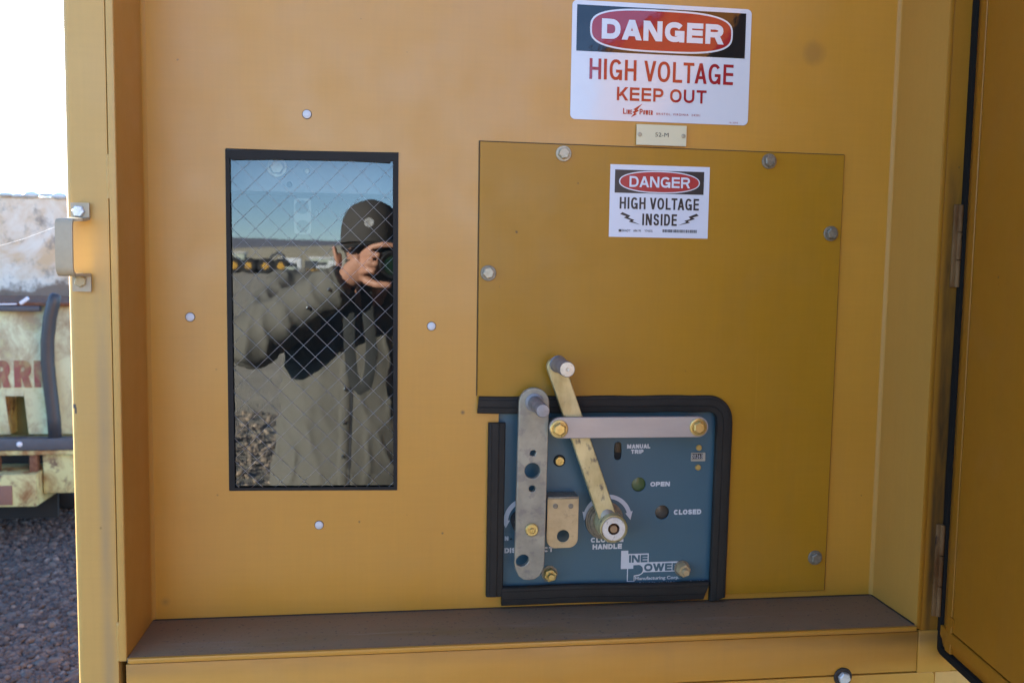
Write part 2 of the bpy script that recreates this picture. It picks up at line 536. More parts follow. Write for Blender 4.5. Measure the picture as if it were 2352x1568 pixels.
def text(body, x0, x1, z0, z1, yf, mat, parent, bold=0.0, space=1.0, name="lettering", th=0.00025, clip=None):
    """flat printed word fitted to a rectangle measured on its sign (mm)"""
    cu = bpy.data.curves.new(name, 'FONT')
    cu.body = body
    cu.size = 1.0
    cu.offset = bold
    cu.space_character = space
    cu.resolution_u = 6
    me = curve_mesh(cu, name)
    n = len(me.vertices)
    co = np.empty(n * 3)
    me.vertices.foreach_get("co", co)
    co = co.reshape(-1, 3)
    lo, hi = co.min(0), co.max(0)
    x = x0 + (co[:, 0] - lo[0]) / (hi[0] - lo[0]) * (x1 - x0)
    z = z0 + (co[:, 1] - lo[1]) / (hi[1] - lo[1]) * (z1 - z0)
    new = np.stack([x * 0.001, np.full(n, yf), z * 0.001], 1)
    me.vertices.foreach_set("co", new.ravel())
    me.update()
    if clip or th:
        bm = bmesh.new()
        bm.from_mesh(me)
        if clip:
            for pco, pno in clip:
                bmesh.ops.bisect_plane(bm, geom=bm.verts[:] + bm.edges[:] + bm.faces[:], plane_co=pco, plane_no=pno, clear_outer=True)
        bm.to_mesh(me)
        bm.free()
    return link(name, me, mat, parent)

# block capitals built from strokes (u, v in a unit cell, v up); 'D' strokes are cut level
def _ell(a0, a1, n=18, p=2.3):
    out = []
    for i in range(n + 1):
        t = R(a0 + (a1 - a0) * i / n)
        c, s_ = math.cos(t), math.sin(t)
        out.append((.5 + .5 * math.copysign(abs(c) ** (2 / p), c), .5 + .5 * math.copysign(abs(s_) ** (2 / p), s_)))
    return out
def _bowl(u0, u1, v0, v1, n=10):
    """half round bulging right from (u0, v1) to (u0, v0)"""
    out = []
    for i in range(n + 1):
        t = PI / 2 - PI * i / n
        c, s_ = math.cos(t), math.sin(t)
        out.append((u0 + (u1 - u0) * abs(c) ** .8, (v0 + v1) / 2 + (v1 - v0) / 2 * math.copysign(abs(s_) ** .85, s_)))
    return out
_S = [(.97, .74), (.90, .90), (.72, .985), (.5, 1), (.26, .985), (.09, .90), (.03, .76), (.08, .63), (.24, .55), (.5, .50), (.78, .44), (.95, .36), (1, .23), (.93, .09), (.74, .015), (.5, 0), (.25, .015), (.08, .10), (.0, .27)]
GL = {
 'A': (.74, [('D', 0, 0, .5, 1, 0), ('D', 1, 0, .5, 1, 0), ('B', [(.22, .26), (.78, .26)])]),
 'C': (.72, [('B', _ell(38, 322))]),
 'D': (.70, [('B', [(0, -.5), (0, 1.5)]), ('B', [(0, 1), (.42, 1)] + _bowl(.42, 1, 0, 1) + [(.42, 0), (0, 0)])]),
 'E': (.62, [('B', [(0, -.5), (0, 1.5)]), ('B', [(0, 1), (1.5, 1)]), ('B', [(0, .52), (1.2, .52)]), ('B', [(0, 0), (1.5, 0)])]),
 'G': (.75, [('B', _ell(38, 330)), ('B', [(1, -.45), (1, .42)]), ('B', [(.52, .42), (1.5, .42)])]),
 'H': (.70, [('B', [(0, -.5), (0, 1.5)]), ('B', [(1, -.5), (1, 1.5)]), ('B', [(0, .52), (1, .52)])]),
 'I': (.0, [('B', [(.5, -.5), (.5, 1.5)])]),
 'K': (.72, [('B', [(0, -.5), (0, 1.5)]), ('D', .12, .30, .97, 1, 0), ('D', 1.0, 0, .36, .62, 0)]),
 'L': (.58, [('B', [(0, -.5), (0, 1.5)]), ('B', [(0, 0), (1.5, 0)])]),
 'M': (.86, [('B', [(0, -.5), (0, 1.5)]), ('B', [(1, -.5), (1, 1.5)]), ('D', .06, 1, .5, .02, 0), ('D', .94, 1, .5, .02, 0)]),
 'N': (.72, [('B', [(0, -.5), (0, 1.5)]), ('B', [(1, -.5), (1, 1.5)]), ('D', .06, 1, .94, 0, 0)]),
 'O': (.76, [('B', _ell(0, 360, 32))]),
 'P': (.66, [('B', [(0, -.5), (0, 1.5)]), ('B', [(0, 1), (.5, 1)] + _bowl(.5, 1, .42, 1) + [(.5, .42), (0, .42)])]),
 'R': (.70, [('B', [(0, -.5), (0, 1.5)]), ('B', [(0, 1), (.5, 1)] + _bowl(.5, .98, .46, 1) + [(.5, .46), (0, .46)]), ('D', 1.0, 0, .62, .50, 0)]),
 'S': (.66, [('B', _S)]),
 'T': (.66, [('B', [(.5, -.5), (.5, 1.5)]), ('B', [(-.5, 1), (1.5, 1)])]),
 'U': (.70, [('B', [(0, 1.5), (0, .36)] + [(.5 - .5 * math.cos(PI * i / 14), .36 - .36 * abs(math.sin(PI * i / 14)) ** .9) for i in range(1, 14)] + [(1, .36), (1, 1.5)])]),
 'V': (.72, [('D', .5, 0, 0, 1, 0), ('D', .5, 0, 1, 1, 0)]),
 'W': (1.06, [('D', .27, 0, 0, 1, 0), ('D', .27, 0, .5, 1, 0), ('D', .73, 0, .5, 1, 0), ('D', .73, 0, 1, 1, 0)]),
}
def caps(body, x0, x1, z0, z1, yf, mat, parent, wt=0.2, gap=0.12, wk=1.0, name="lettering"):
    """heavy sans capitals fitted to a measured rectangle (mm); wt: stroke width / height"""
    H = z1 - z0
    w = wt * H
    cells = []
    for ch in body:
        if ch == ' ':
            cells.append((None, .30))
        else:
            a, st = GL[ch]
            cells.append((st, a))
    # solve the cell width factor so the line fills x0..x1
    sx = 1.0
    tot = x1 - x0
    fixed = sum((gap * H if st is not None else 0) + (w if st is not None and a == 0 else 0) for st, a in cells) - gap * H
    var = sum(a * H for st, a in cells if not (st is not None and a == 0))
    k = (tot - fixed) / var
    bm = bmesh.new()
    cur = x0
    lay = 0
    def cut(poly, lo_x, hi_x):
        return poly
    KP = {'TA': -.10, 'LT': -.09, 'VO': -.05, 'DA': -.045, 'AN': -.04, 'LA': -.02, 'AG': -.05, 'KE': -.03, 'RI': -.02, 'PO': -.03, 'OW': -.04, 'WE': -.02, 'IV': -.03, 'AL': -.04, 'UA': -.03, 'HA': -.03}
    kern = [KP.get(body[i:i + 2], 0.0) * H for i in range(len(body))]
    k = (tot - fixed - sum(kern)) / var
    for ci, (st, a) in enumerate(cells):
        cw = w if (st is not None and a == 0) else a * H * k
        if st is not None:
            for sk in st:
                lay += 1
                y = yf - (lay % 7) * 0.000012
                if sk[0] == 'D':
                    _, u0, v0, u1, v1, _q = sk
                    p0 = (cur + w / 2 + u0 * (cw - w), z0 + v0 * H); p1 = (cur + w / 2 + u1 * (cw - w), z0 + v1 * H)
                    hw = w / 2 * min(1.35, math.hypot(p1[0] - p0[0], p1[1] - p0[1]) / abs(p1[1] - p0[1])) * 1.04
                    # keep the level cuts inside the cell
                    q = [(p0[0] - hw, p0[1]), (p0[0] + hw, p0[1]), (p1[0] + hw, p1[1]), (p1[0] - hw, p1[1])]
                    bm.faces.new([bm.verts.new((x * .001, y, z * .001)) for x, z in q])
                    continue
                P = [(cur + w / 2 + u * (cw - w), z0 + w / 2 + v * (H - w)) for u, v in sk[1]]
                # ends given far outside the cell stop at its border
                P = [(min(max(x, cur), cur + cw), min(max(z, z0), z1)) for x, z in P]
                closed = math.hypot(P[0][0] - P[-1][0], P[0][1] - P[-1][1]) < 1e-6
                n_ = len(P)
                L_, R_ = [], []
                for i in range(n_):
                    pa = P[i - 1] if i > 0 else (P[-2] if closed else None)
                    pb = P[i + 1] if i < n_ - 1 else (P[1] if closed else None)
                    v1_ = Vector((P[i][0] - pa[0], P[i][1] - pa[1])) if pa else None
                    v2_ = Vector((pb[0] - P[i][0], pb[1] - P[i][1])) if pb else None
                    if v1_ is not None and v1_.length < 1e-6: v1_ = None
                    if v2_ is not None and v2_.length < 1e-6: v2_ = None
                    d1 = (v1_ or v2_).normalized(); d2 = (v2_ or v1_).normalized()
                    n1 = Vector((-d1.y, d1.x)); n2 = Vector((-d2.y, d2.x))
                    m_ = (n1 + n2)
                    m_ = m_ / max(.3, m_.length_squared / 2)
                    L_.append(bm.verts.new(((P[i][0] + m_.x * w / 2) * .001, y, (P[i][1] + m_.y * w / 2) * .001)))
                    R_.append(bm.verts.new(((P[i][0] - m_.x * w / 2) * .001, y, (P[i][1] - m_.y * w / 2) * .001)))
                for i in range(n_ - 1):
                    bm.faces.new((L_[i], L_[i + 1], R_[i + 1], R_[i]))
            cur += cw + gap * H + kern[ci]
        else:
            cur += cw
    bmesh.ops.recalc_face_normals(bm, faces=bm.faces[:])
    for f in bm.faces:
        if f.normal.y > 0:
            f.normal_flip()
    return obj(name, bm, mat, parent, smooth=False)

def sheet(name, loops, yf, mat, parent, th=0.0002):
    return plate(name, loops, yf, yf + th, mat, parent)

def hexring(r, a0=0.0):
    return [(r * math.cos(a0 + PI * i / 3), r * math.sin(a0 + PI * i / 3)) for i in range(6)]

def bolt_meshes():
    """flanged hex bolt facing -Y, base at y=0"""
    bm = bmesh.new()
    lathe(bm, [(0.0108, 0), (0.0108, 0.0016), (0.0102, 0.0022), (0.0, 0.0022)], seg=36)
    w = finish(bm, "washer")
    bm = bmesh.new()
    lathe(bm, [(0.0082, 0.0020), (0.0082, 0.0066), (0.0068, 0.0078), (0.0, 0.0078)], seg=6, phase=0.2)
    for i in range(6):
        a = i * PI / 3 + 0.35
        box(bm, 0.0028, 0.0052, -0.0083, -0.0076, -0.0004, 0.0004, 0, mtx=Matrix.Rotation(a, 4, 'Y'))
    h = finish(bm, "hex_head", 25)
    return w, h
WASH, HEX = bolt_meshes()

def bolt(name, x, y, z, parent, mw, mh, rot=0.0, scale=1.0, washer=True):
    """bolt part with washer sub-part, location in metres"""
    o = link(name, HEX.copy(), mh, parent, (x, y, z))
    o.rotation_euler = (0, rot, 0)
    o.scale = (scale,) * 3
    if washer:
        w = link("washer", WASH.copy(), mw, None)
        w.parent = o
    return o

# ================================================================== GROUND
def grid(name, xs, ys, zf, mat):
    bm = bmesh.new()
    vs = [[bm.verts.new((x, y, zf(x, y))) for x in xs] for y in ys]
    for j in range(len(ys) - 1):
        for i in range(len(xs) - 1):
            bm.faces.new((vs[j][i], vs[j][i + 1], vs[j + 1][i + 1], vs[j + 1][i]))
    return tag(obj(name, bm, mat, angle=180), kind='structure')

def m_ground():
    t = NT("gravel_ground")
    vo = t.n("ShaderNodeTexVoronoi"); vo.inputs["Scale"].default_value = 34
    t.link(t.tc, vo.inputs["Vector"])
    cr = t.ramp(vo.outputs["Color"], [(0.1, (0.04, 0.04, 0.042)), (0.5, (0.08, 0.078, 0.078)), (0.9, (0.14, 0.13, 0.12))])
    big = t.ramp(t.noise(0.35, 6, 0.6), [(0.35, (0.46, 0.39, 0.27)), (0.65, (0.58, 0.50, 0.36))])
    cc = t.n("ShaderNodeCameraData")
    far = t.n("ShaderNodeTexNoise")
    x, y, z = t.xyz()
    f = t.band(y, -5000, -5.5, 2.0)
    k = t.mix(f, cr, big)
    k = t.mix(t.math('MULTIPLY', t.ramp(t.noise(1.3, 5), [(0.5, 0.0), (0.7, 1.0)]), 0.3), k, (0.16, 0.135, 0.105))
    t.col(k); t.rough(0.95)
    t.t.nodes.remove(cc); t.t.nodes.remove(far)
    t.bump(t.math('ADD', vo.outputs["Distance"], t.noise(90, 3)), 0.8, 0.02)
    return t.m
M['ground'] = m_ground()
ext = [-6000, -2500, -900, -300, -100, -40, -14, -6, -2.5, 0, 2.5, 6, 14, 40, 100, 300, 900, 2500, 6000]
grid("ground", ext, ext, lambda x, y: 0.0, M['ground'])

def m_stone(name="gravel_stone", mul=(1, 1, 1)):
    t = NT(name)
    oi = t.n("ShaderNodeAttribute"); oi.attribute_name = "tone"
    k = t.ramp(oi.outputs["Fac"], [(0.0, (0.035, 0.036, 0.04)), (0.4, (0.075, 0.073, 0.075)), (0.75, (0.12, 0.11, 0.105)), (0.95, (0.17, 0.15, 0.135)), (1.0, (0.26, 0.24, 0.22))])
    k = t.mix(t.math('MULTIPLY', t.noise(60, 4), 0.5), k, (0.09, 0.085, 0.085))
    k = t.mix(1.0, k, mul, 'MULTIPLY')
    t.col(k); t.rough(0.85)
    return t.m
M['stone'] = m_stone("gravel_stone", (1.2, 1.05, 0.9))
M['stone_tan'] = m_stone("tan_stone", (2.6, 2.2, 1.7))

def stones(name, n, px, py, size, label, mat='stone'):
    bm = bmesh.new()
    bmesh.ops.create_icosphere(bm, subdivisions=1, radius=1)
    bv = np.array([v.co[:] for v in bm.verts]); bf = np.array([[v.index for v in f.verts] for f in bm.faces])
    bm.free()
    nv, nf = len(bv), len(bf)
    s_ = rng.uniform(0.55, 1.25, n) * size
    s_ *= np.where(rng.random(n) < 0.06, 1.5, 1.0)
    V = bv[None] * (1 + rng.normal(0, 0.17, (n, nv, 1)))
    V = V * rng.uniform(0.65, 1.25, (n, 1, 3)) * np.array([1, 1, 0.7])
    a = rng.uniform(0, 2 * PI, n)
    b = rng.normal(0, 0.35, n)
    ca, sa, cb, sb = np.cos(a)[:, None], np.sin(a)[:, None], np.cos(b)[:, None], np.sin(b)[:, None]
    x, y, z = V[..., 0], V[..., 1], V[..., 2]
    y, z = y * cb - z * sb, y * sb + z * cb
    x, y = x * ca - y * sa, x * sa + y * ca
    V = np.stack([x, y, z], 2) * s_[:, None, None]
    V += np.stack([px, py, s_ * rng.uniform(0.05, 0.55, n)], 1)[:, None]
    F = bf[None] + (np.arange(n) * nv)[:, None, None]
    me = bpy.data.meshes.new(name)
    me.vertices.add(n * nv); me.vertices.foreach_set("co", V.ravel())
    me.loops.add(n * nf * 3); me.loops.foreach_set("vertex_index", F.ravel().astype(np.int32))
    me.polygons.add(n * nf)
    me.polygons.foreach_set("loop_start", (np.arange(n * nf) * 3).astype(np.int32))
    me.update(calc_edges=True)
    at = me.attributes.new("tone", 'FLOAT', 'POINT')
    at.data.foreach_set("value", np.repeat(rng.random(n), nv).astype(np.float32))
    return tag(link(name, me, M[mat]), label, 'gravel', kind='stuff')

n = 30000
py = rng.uniform(1.5, 6.2, n)
fw = py + 1.2
px = -fw * rng.uniform(0.24, 0.50, n)
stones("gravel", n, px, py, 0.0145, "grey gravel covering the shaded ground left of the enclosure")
n = 5000
py = -rng.uniform(1.6, 8.5, n) ** 1.0
px = rng.uniform(-0.42, 0.12, n) * (1.3 - py)
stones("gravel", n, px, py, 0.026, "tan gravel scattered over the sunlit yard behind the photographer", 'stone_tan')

# far terrain (seen mirrored in the window)
def m_hill(name, a, b, sc):
    t = NT(name)
    t.col(t.mix(t.ramp(t.noise(sc, 7, 0.62), [(0.35, 0.0), (0.65, 1.0)]), a, b))
    t.rough(1.0)
    return t.m
M['hill_tan'] = m_hill("dry_hill", (0.46, 0.39, 0.25), (0.60, 0.52, 0.35), 0.03)
M['hill_dark'] = m_hill("dark_mountain", (0.19, 0.195, 0.225), (0.23, 0.23, 0.26), 0.004)  # distance haze is mixed into the rock as pale blue-grey

def hill(name, y0, depth, x0, x1, prof, rough, mat):
    nx, ny = 60, 14
    def h(x, y):
        u = (x - x0) / (x1 - x0) * (len(prof) - 1)
        i = min(max(int(u), 0), len(prof) - 2)
        top = prof[i] + (prof[i + 1] - prof[i]) * (u - i)
        v = (y0 - y) / depth
        s_ = math.sin(min(1, v * 1.6) * PI / 2) if v < 0.62 else math.cos((v - 0.62) / 0.38 * PI / 2)
        return -0.5 + max(0, s_) * (top + rough * mnoise.noise(Vector((x * 6 / depth, y * 6 / depth, 3.1))) * top)
    grid(name, [x0 + (x1 - x0) * i / nx for i in range(nx + 1)], [y0 - depth * j / ny for j in range(ny + 1)][::-1], h, mat)
hill("hill", -520, 260, -330, 160, [9.5, 10, 10.5, 11, 12.2, 14.5, 16, 16.5, 15.5, 14, 12], 0.08, M['hill_tan'])
hill("mountain", -3500, 1500, -2600, 1600, [122, 126, 130, 131, 128, 121, 113, 108, 100, 90, 86], 0.06, M['hill_dark'])

# ================================================================== ENCLOSURE
enc = thing("electrical_enclosure", "ochre painted steel enclosure with a deep recess, ledge and wire glass window", "enclosure", (0.6, 0.5, 0.0))
PF = -0.115                                  # front face of the posts
# recess back panel with openings for the window and the blue switch face
plate("back_panel", [[(-319, 1118), (709, 1118), (709, 2195), (-319, 2195)],
                     [(-215.5, 1298.5), (5.2, 1298.5), (5.2, 1747.5), (-215.5, 1747.5)],
                     [(143.5, 1147), (457, 1147), (457, 1401), (143.5, 1401)]], 0.0, 0.003, M['paint'], enc)
for x0, x1 in ((-0.3195, -0.3165), (0.7035, 0.7065)):
    boxobj("recess_side", x0, x1, PF, -0.0003, 1.1225, 2.195, M['paint_side'], enc, 0)
# rounded weld fillets in the two inner corners
for xs, sg in ((-0.3165, 1), (0.7035, -1)):
    bm = bmesh.new()
    pr = [(xs, -0.005), (xs + sg * 0.0012, -0.0022), (xs + sg * 0.0045, -0.0002), (xs, -0.0002)]
    lo = [bm.verts.new((x, y, 1.1265)) for x, y in pr]; hi = [bm.verts.new((x, y, 2.19)) for x, y in pr]
    for i in range(4):
        j = (i + 1) % 4
        bm.faces.new((lo[i], lo[j], hi[j], hi[i]))
    bmesh.ops.recalc_face_normals(bm, faces=bm.faces[:])
    obj("corner_weld", bm, M['paint_side'], enc, angle=80)
# ledge: dusty top, folded painted lip
boxobj("ledge", -0.3163, 0.7033, PF - 0.0015, -0.0004, 1.1195, 1.1255, M['ledge'], enc, 0.0006)
boxobj("ledge_lip", -0.3135, 0.7005, PF - 0.0075, PF - 0.0018, 1.1205, 1.1268, M['paint_lower'], enc, 0.0012)
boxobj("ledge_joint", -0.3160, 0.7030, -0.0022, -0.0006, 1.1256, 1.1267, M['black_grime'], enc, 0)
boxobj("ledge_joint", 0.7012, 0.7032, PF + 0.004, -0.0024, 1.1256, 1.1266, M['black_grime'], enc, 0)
# front posts
def post(name, x0, x1, z0, z1, rl, rr, mat):
    bm = bmesh.new()
    pr = []
    if rl: pr += arc(x0 + rl, PF + rl, rl, 180, 270, 6)
    else: pr += [(x0, PF)]
    if rr: pr += arc(x1 - rr, PF + rr, rr, 270, 360, 6)
    else: pr += [(x1, PF)]
    pr += [(x1, PF + 0.06), (x0, PF + 0.06)]
    lo = [bm.verts.new((x, y, z0)) for x, y in pr]; hi = [bm.verts.new((x, y, z1)) for x, y in pr]
    k = len(pr)
    for i in range(k):
        j = (i + 1) % k
        bm.faces.new((lo[i], lo[j], hi[j], hi[i]))
    bm.faces.new(lo); bm.faces.new(list(reversed(hi)))
    bmesh.ops.recalc_face_normals(bm, faces=bm.faces[:])
    return obj(name, bm, mat, enc, angle=40)
post("front_post", -0.3740, -0.3262, 0.42, 2.24, 0.009, 0.0008, M['paint_post'])
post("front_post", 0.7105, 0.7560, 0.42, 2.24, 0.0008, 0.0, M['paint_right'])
# folded flange of the recess next to each post, a dark gap between them
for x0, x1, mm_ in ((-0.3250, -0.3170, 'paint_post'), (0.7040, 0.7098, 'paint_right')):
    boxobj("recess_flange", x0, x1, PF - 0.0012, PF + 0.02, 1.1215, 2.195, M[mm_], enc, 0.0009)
for (z0, z1) in ((1.672, 1.722), (1.1225, 1.170)):
    bm = bmesh.new()
    k = 12
    tube(bm, [(-0.3256 + random.uniform(-.0006, .0006), PF + 0.0012, z0 + (z1 - z0) * i / k) for i in range(k + 1)],
         [random.uniform(0.0021, 0.0030) for i in range(k + 1)], 8)
    obj("weld_bead", bm, M['paint_post'], enc, angle=80)
# lower front panel, seams, lower compartment door
boxobj("lower_panel", -0.3180, 0.7068, PF - 0.0005, PF + 0.03, 1.0615, 1.1172, M['paint_lower'], enc, 0.001)
boxobj("lower_panel", -0.3180, 0.1300, PF - 0.0005, PF + 0.03, 0.42, 1.0609, M['paint_lower'], enc, 0.001)
plate("compartment_door", [rrect(132, 733.5, 440, 1059.8, 6)], PF - 0.0012, PF + 0.02, M['paint_lower'], enc, 0.0008)
boxobj("corner_gusset", 0.7076, 0.7565, PF - 0.0022, PF + 0.01, 1.0600, 1.1185, M['paint_lower'], enc, 0.001)
boxobj("lower_front", 0.7350, 1.60, PF - 0.0005, PF + 0.03, 0.42, 1.0592, M['paint_lower'], enc, 0.001)
boxobj("lower_front", 0.7572, 1.60, PF - 0.0005, PF + 0.03, 1.0598, 2.24, M['paint_lower'], enc, 0.001)
o = bolt("latch_bolt", 0.6005, PF - 0.0015, 1.0592, enc, M['rust'], M['bolt_bright'], 0.4, 1.0, False)
bm = bmesh.new()
lathe(bm, [(0.0128, 0), (0.0126, 0.0008), (0.0115, 0.0018), (0.0, 0.0018)], seg=30)
w = link("washer", finish(bm, "washer"), M['black_grime']); w.parent = o
# shell of the enclosure (left side, back, roof, skid)
boxobj("side_wall", -0.3738, -0.3700, PF + 0.0605, 1.30, 0.42, 2.24, M['paint'], enc, 0)
boxobj("side_wall", 1.596, 1.600, PF + 0.0305, 1.30, 0.42, 2.24, M['paint'], enc, 0)
boxobj("rear_wall", -0.3695, 1.5955, 1.296, 1.2995, 0.42, 2.24, M['paint'], enc, 0)
boxobj("roof", -0.40, 1.63, PF - 0.03, 1.33, 2.243, 2.275, M['paint'], enc, 0.004)
boxobj("header_panel", -0.3180, 0.7068, PF - 0.0005, 0.003, 2.196, 2.241, M['paint'], enc, 0)
boxobj("floor_pan", -0.3695, 1.5955, PF + 0.0325, 1.295, 0.42, 0.43, M['paint'], enc, 0)
for y in (0.05, 1.1):
    boxobj("skid", -0.45, 1.68, y, y + 0.12, 0.0, 0.42, M['paint_lower'], enc, 0.004)
# hinge leaves on the right post
for z0, z1 in ((1.583, 1.691), (1.139, 1.266)):
    h = boxobj("hinge", 0.7235, 0.7340, PF - 0.0045, PF - 0.0004, z0, z1, M['hinge'], enc, 0.0015)
    k = 3
    for i in range(k):
        a = z0 + (z1 - z0) * i / k
        bm = bmesh.new()
        lathe(bm, [(0.0, 0.0005), (0.0032, 0.0005), (0.0032, (z1 - z0) / k - 0.001), (0.0, (z1 - z0) / k - 0.001)], axis='Z', seg=14, loc=(0.7318, PF - 0.0046, a))
        obj("hinge_knuckle", bm, M['hinge'], h)
# white pop rivets
bm = bmesh.new()
lathe(bm, [(0.0055, 0), (0.0054, 0.0009), (0.0050, 0.0012), (0.0, 0.0013)], seg=28)
RIV = finish(bm, "rivet", 60)
for x, z in ((-0.1130, 1.7942), (-0.2627, 1.5296), (0.0505, 1.5197), (-0.0989, 1.2496)):
    rv = link("rivet", RIV, M['rivet'], enc, (x, -0.0006, z))
    bm = bmesh.new()
    lathe(bm, [(0.0063, 0.0), (0.0062, 0.0003), (0.0, 0.0003)], seg=28, loc=(0, 0.0005, 0))
    rm = link("rivet_rim", finish(bm, "rivet_rim"), M['grime']); rm.parent = rv
# window: tape frame, wired pane, dark interior with hardware
win = bpy.data.objects.new("window", None)
C.objects.link(win); win.parent = enc; win.location = Vector((-0.105, 0, 1.52)) - enc.location
plate("frame_tape", [[(-215.9, 1733.5), (-213, 1735.0), (-211.8, 1736.4), (-209.5, 1733.2), (-160, 1735.2), (-60, 1736.6), (-6, 1735.2), (-4.2, 1738.0), (5.2, 1738), (5.4, 1749), (-216, 1746)]], -0.0016, -0.0004, M['frame_black'], win)
plate("frame_tape", [[(-216.0, 1299.6), (-208.4, 1299.6), (-211.0, 1734.5), (-216.1, 1746.5)]], -0.0012, 0.0002, M['frame_black'], win)
plate("frame_tape", [[(0.6, 1298.6), (5.6, 1296.3), (5.2, 1749.3), (-2.2, 1741.0)]], -0.0013, 0.0001, M['frame_black'], win)
plate("frame_tape", [[(-215.6, 1299.2), (5.7, 1295.9), (5.5, 1299.6), (1.0, 1300.6), (-209, 1303.0), (-215.4, 1303.0)]], -0.0014, -0.0001, M['frame_black'], win)
boxobj("glass_pane", -0.2150, 0.0048, 0.0040, 0.0042, 1.2990, 1.7470, M['pane'], win, 0)
# keep a single pane surface: delete all but its front face
pane = [o for o in win.children if o.name.startswith("glass_pane")][0]
bm = bmesh.new(); bm.from_mesh(pane.data)
bmesh.ops.delete(bm, geom=[f for f in bm.faces if f.normal.y > -0.9], context='FACES')
bm.to_mesh(pane.data); bm.free()
WX0, WX1, WZ0, WZ1 = -0.2148, 0.0046, 1.2992, 1.7468
per = 0.0306
def wire_run(sg, c):
    pts = []
    for x in (WX0, WX1):
        z = c + sg * (x - WX0)
        if WZ0 <= z <= WZ1: pts.append((x, z))
    for z in (WZ0, WZ1):
        x = WX0 + sg * (z - c)
        if WX0 < x < WX1: pts.append((x, z))
    return sorted(pts)[:1] + sorted(pts)[-1:] if len(pts) >= 2 else None
for sg in (1, -1):
    c = WZ0 - 0.2194 - per if sg == 1 else WZ0
    c += 0.011 if sg == 1 else 0.0145
    while c < WZ1 + 0.25:
        q = wire_run(sg, c)
        if q and (Vector(q[0]) - Vector(q[1])).length > 0.004:
            bm = bmesh.new()
            k = 10
            yy = 0.0030 if sg == 1 else 0.0022
            tube(bm, [(q[0][0] + (q[1][0] - q[0][0]) * i / k, yy, q[0][1] + (q[1][1] - q[0][1]) * i / k + random.uniform(-.0002, .0002)) for i in range(k + 1)], 0.00022, 6, upv=(0, 1, 0))
            obj("mesh_wire", bm, M['wire'], win, angle=180)
        c += per
# interior box
bm = bmesh.new()
box(bm, -0.30, 0.10, 0.0045, 0.42, 1.22, 1.95)
bmesh.ops.delete(bm, geom=[f for f in bm.faces if f.calc_center_median().y < 0.01], context='FACES')
bmesh.ops.reverse_faces(bm, faces=bm.faces[:])
obj("interior_liner", bm, M['interior'], enc)
boxobj("interior_channel", -0.295, 0.095, 0.055, 0.10, 1.6975, 1.80, M['interior_plate'], enc, 0.002)
bolt("interior_bolt", -0.158, 0.055, 1.7310, enc, M['bolt'], M['bolt'], 0.2, 1.25)
plate("interior_tab", [rrect(-136, -112.5, 1641, 1690, 5), circ(-123.8, 1652, 8.3, 24), circ(-125, 1678, 9.0, 24)], 0.052, 0.0546, M['interior_tab'], enc, 0.0004)
for x, z in ((-0.142, 1.708), (-0.106, 1.671), (-0.118, 1.727)):
    bm = bmesh.new()
    lathe(bm, [(0.004, 0), (0.003, 0.002), (0, 0.0025)], seg=16, loc=(x, 0.0545, z))
    obj("interior_rivet", bm, M['interior'] if z != 1.727 else M['bolt'], enc)

# ================================================================== COVER PLATE
cov = thing("cover_plate", "large ochre steel cover plate bolted over the right of the recess", "cover plate", (0.37, -0.002, 1.60))
pl = [(113.4, 1766.6), (628.8, 1764.8), (628, 1135.6), (466, 1134.5)] + arc(442, 1389, 24, 0, 90, 8) + [(113.6, 1413)]
plate("plate", [pl], -0.0033, -0.0004, M['plate'], cov, 0.0006)
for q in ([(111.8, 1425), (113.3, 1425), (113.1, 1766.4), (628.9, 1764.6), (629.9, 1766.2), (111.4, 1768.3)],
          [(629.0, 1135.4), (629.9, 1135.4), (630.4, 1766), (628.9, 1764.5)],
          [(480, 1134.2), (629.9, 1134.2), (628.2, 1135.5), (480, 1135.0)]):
    sheet("edge_grime", [q], -0.0006, M['grime'], cov)  # thin dark brown outline along the plate's edges
for i, (x, z, mw, mh) in enumerate(((0.2262, 1.7542, 'bolt', 'bolt'), (0.5172, 1.7528, 'bolt_dark', 'bolt_dark'), (0.6130, 1.6548, 'bolt_dark', 'bolt_dark'),
                        (0.1262, 1.5922, 'bolt_dark', 'bolt'), (0.6108, 1.1855, 'bolt_dark', 'bolt_dark'))):
    bolt("bolt", x, -0.0034, z, cov, M[mw], M[mh], i * 0.7, 0.98)

# ================================================================== SIGNS
sg1 = thing("danger_sign", "large glossy white danger sign reading high voltage keep out", "sign", (0.36, -0.001, 1.88))
plate("sheet", [rrect(234.7, 485.4, 1800.9, 1957.6, 7)], -0.0012, -0.0004, M['v_white'], sg1, 0.0002)
sheet("black_header", [[(241.2, 1891.2), (477.4, 1891.2), (477.4, 1951.6), (241.2, 1951.6)]], -0.0015, M['v_black'], sg1)
sheet("oval_border", [superell(359.2, 1921.9, 99.8, 28.3, 3.1)], -0.0018, M['v_white'], sg1)
sheet("red_oval", [superell(359.2, 1921.9, 97.4, 25.9, 3.1)], -0.0021, M['v_red'], sg1)
caps("DANGER", 275.3, 445.6, 1908.3, 1934.8, -0.0025, M['v_white'], sg1, 0.27, 0.13)
caps("HIGH VOLTAGE", 259.8, 461.8, 1854.8, 1882.2, -0.0016, M['v_red'], sg1, 0.145, 0.14)
caps("KEEP OUT", 298.5, 424.5, 1828.2, 1846.0, -0.0016, M['v_red'], sg1, 0.185, 0.17)
caps("L", 307.6, 311.6, 1810.3, 1818.0, -0.0016, M["v_red"], sg1, 0.19, 0.12)
caps("INE", 312.4, 320.2, 1810.3, 1816.2, -0.0016, M["v_red"], sg1, 0.19, 0.12)
caps("P", 330.6, 335.0, 1810.3, 1818.0, -0.0016, M["v_red"], sg1, 0.19, 0.12)
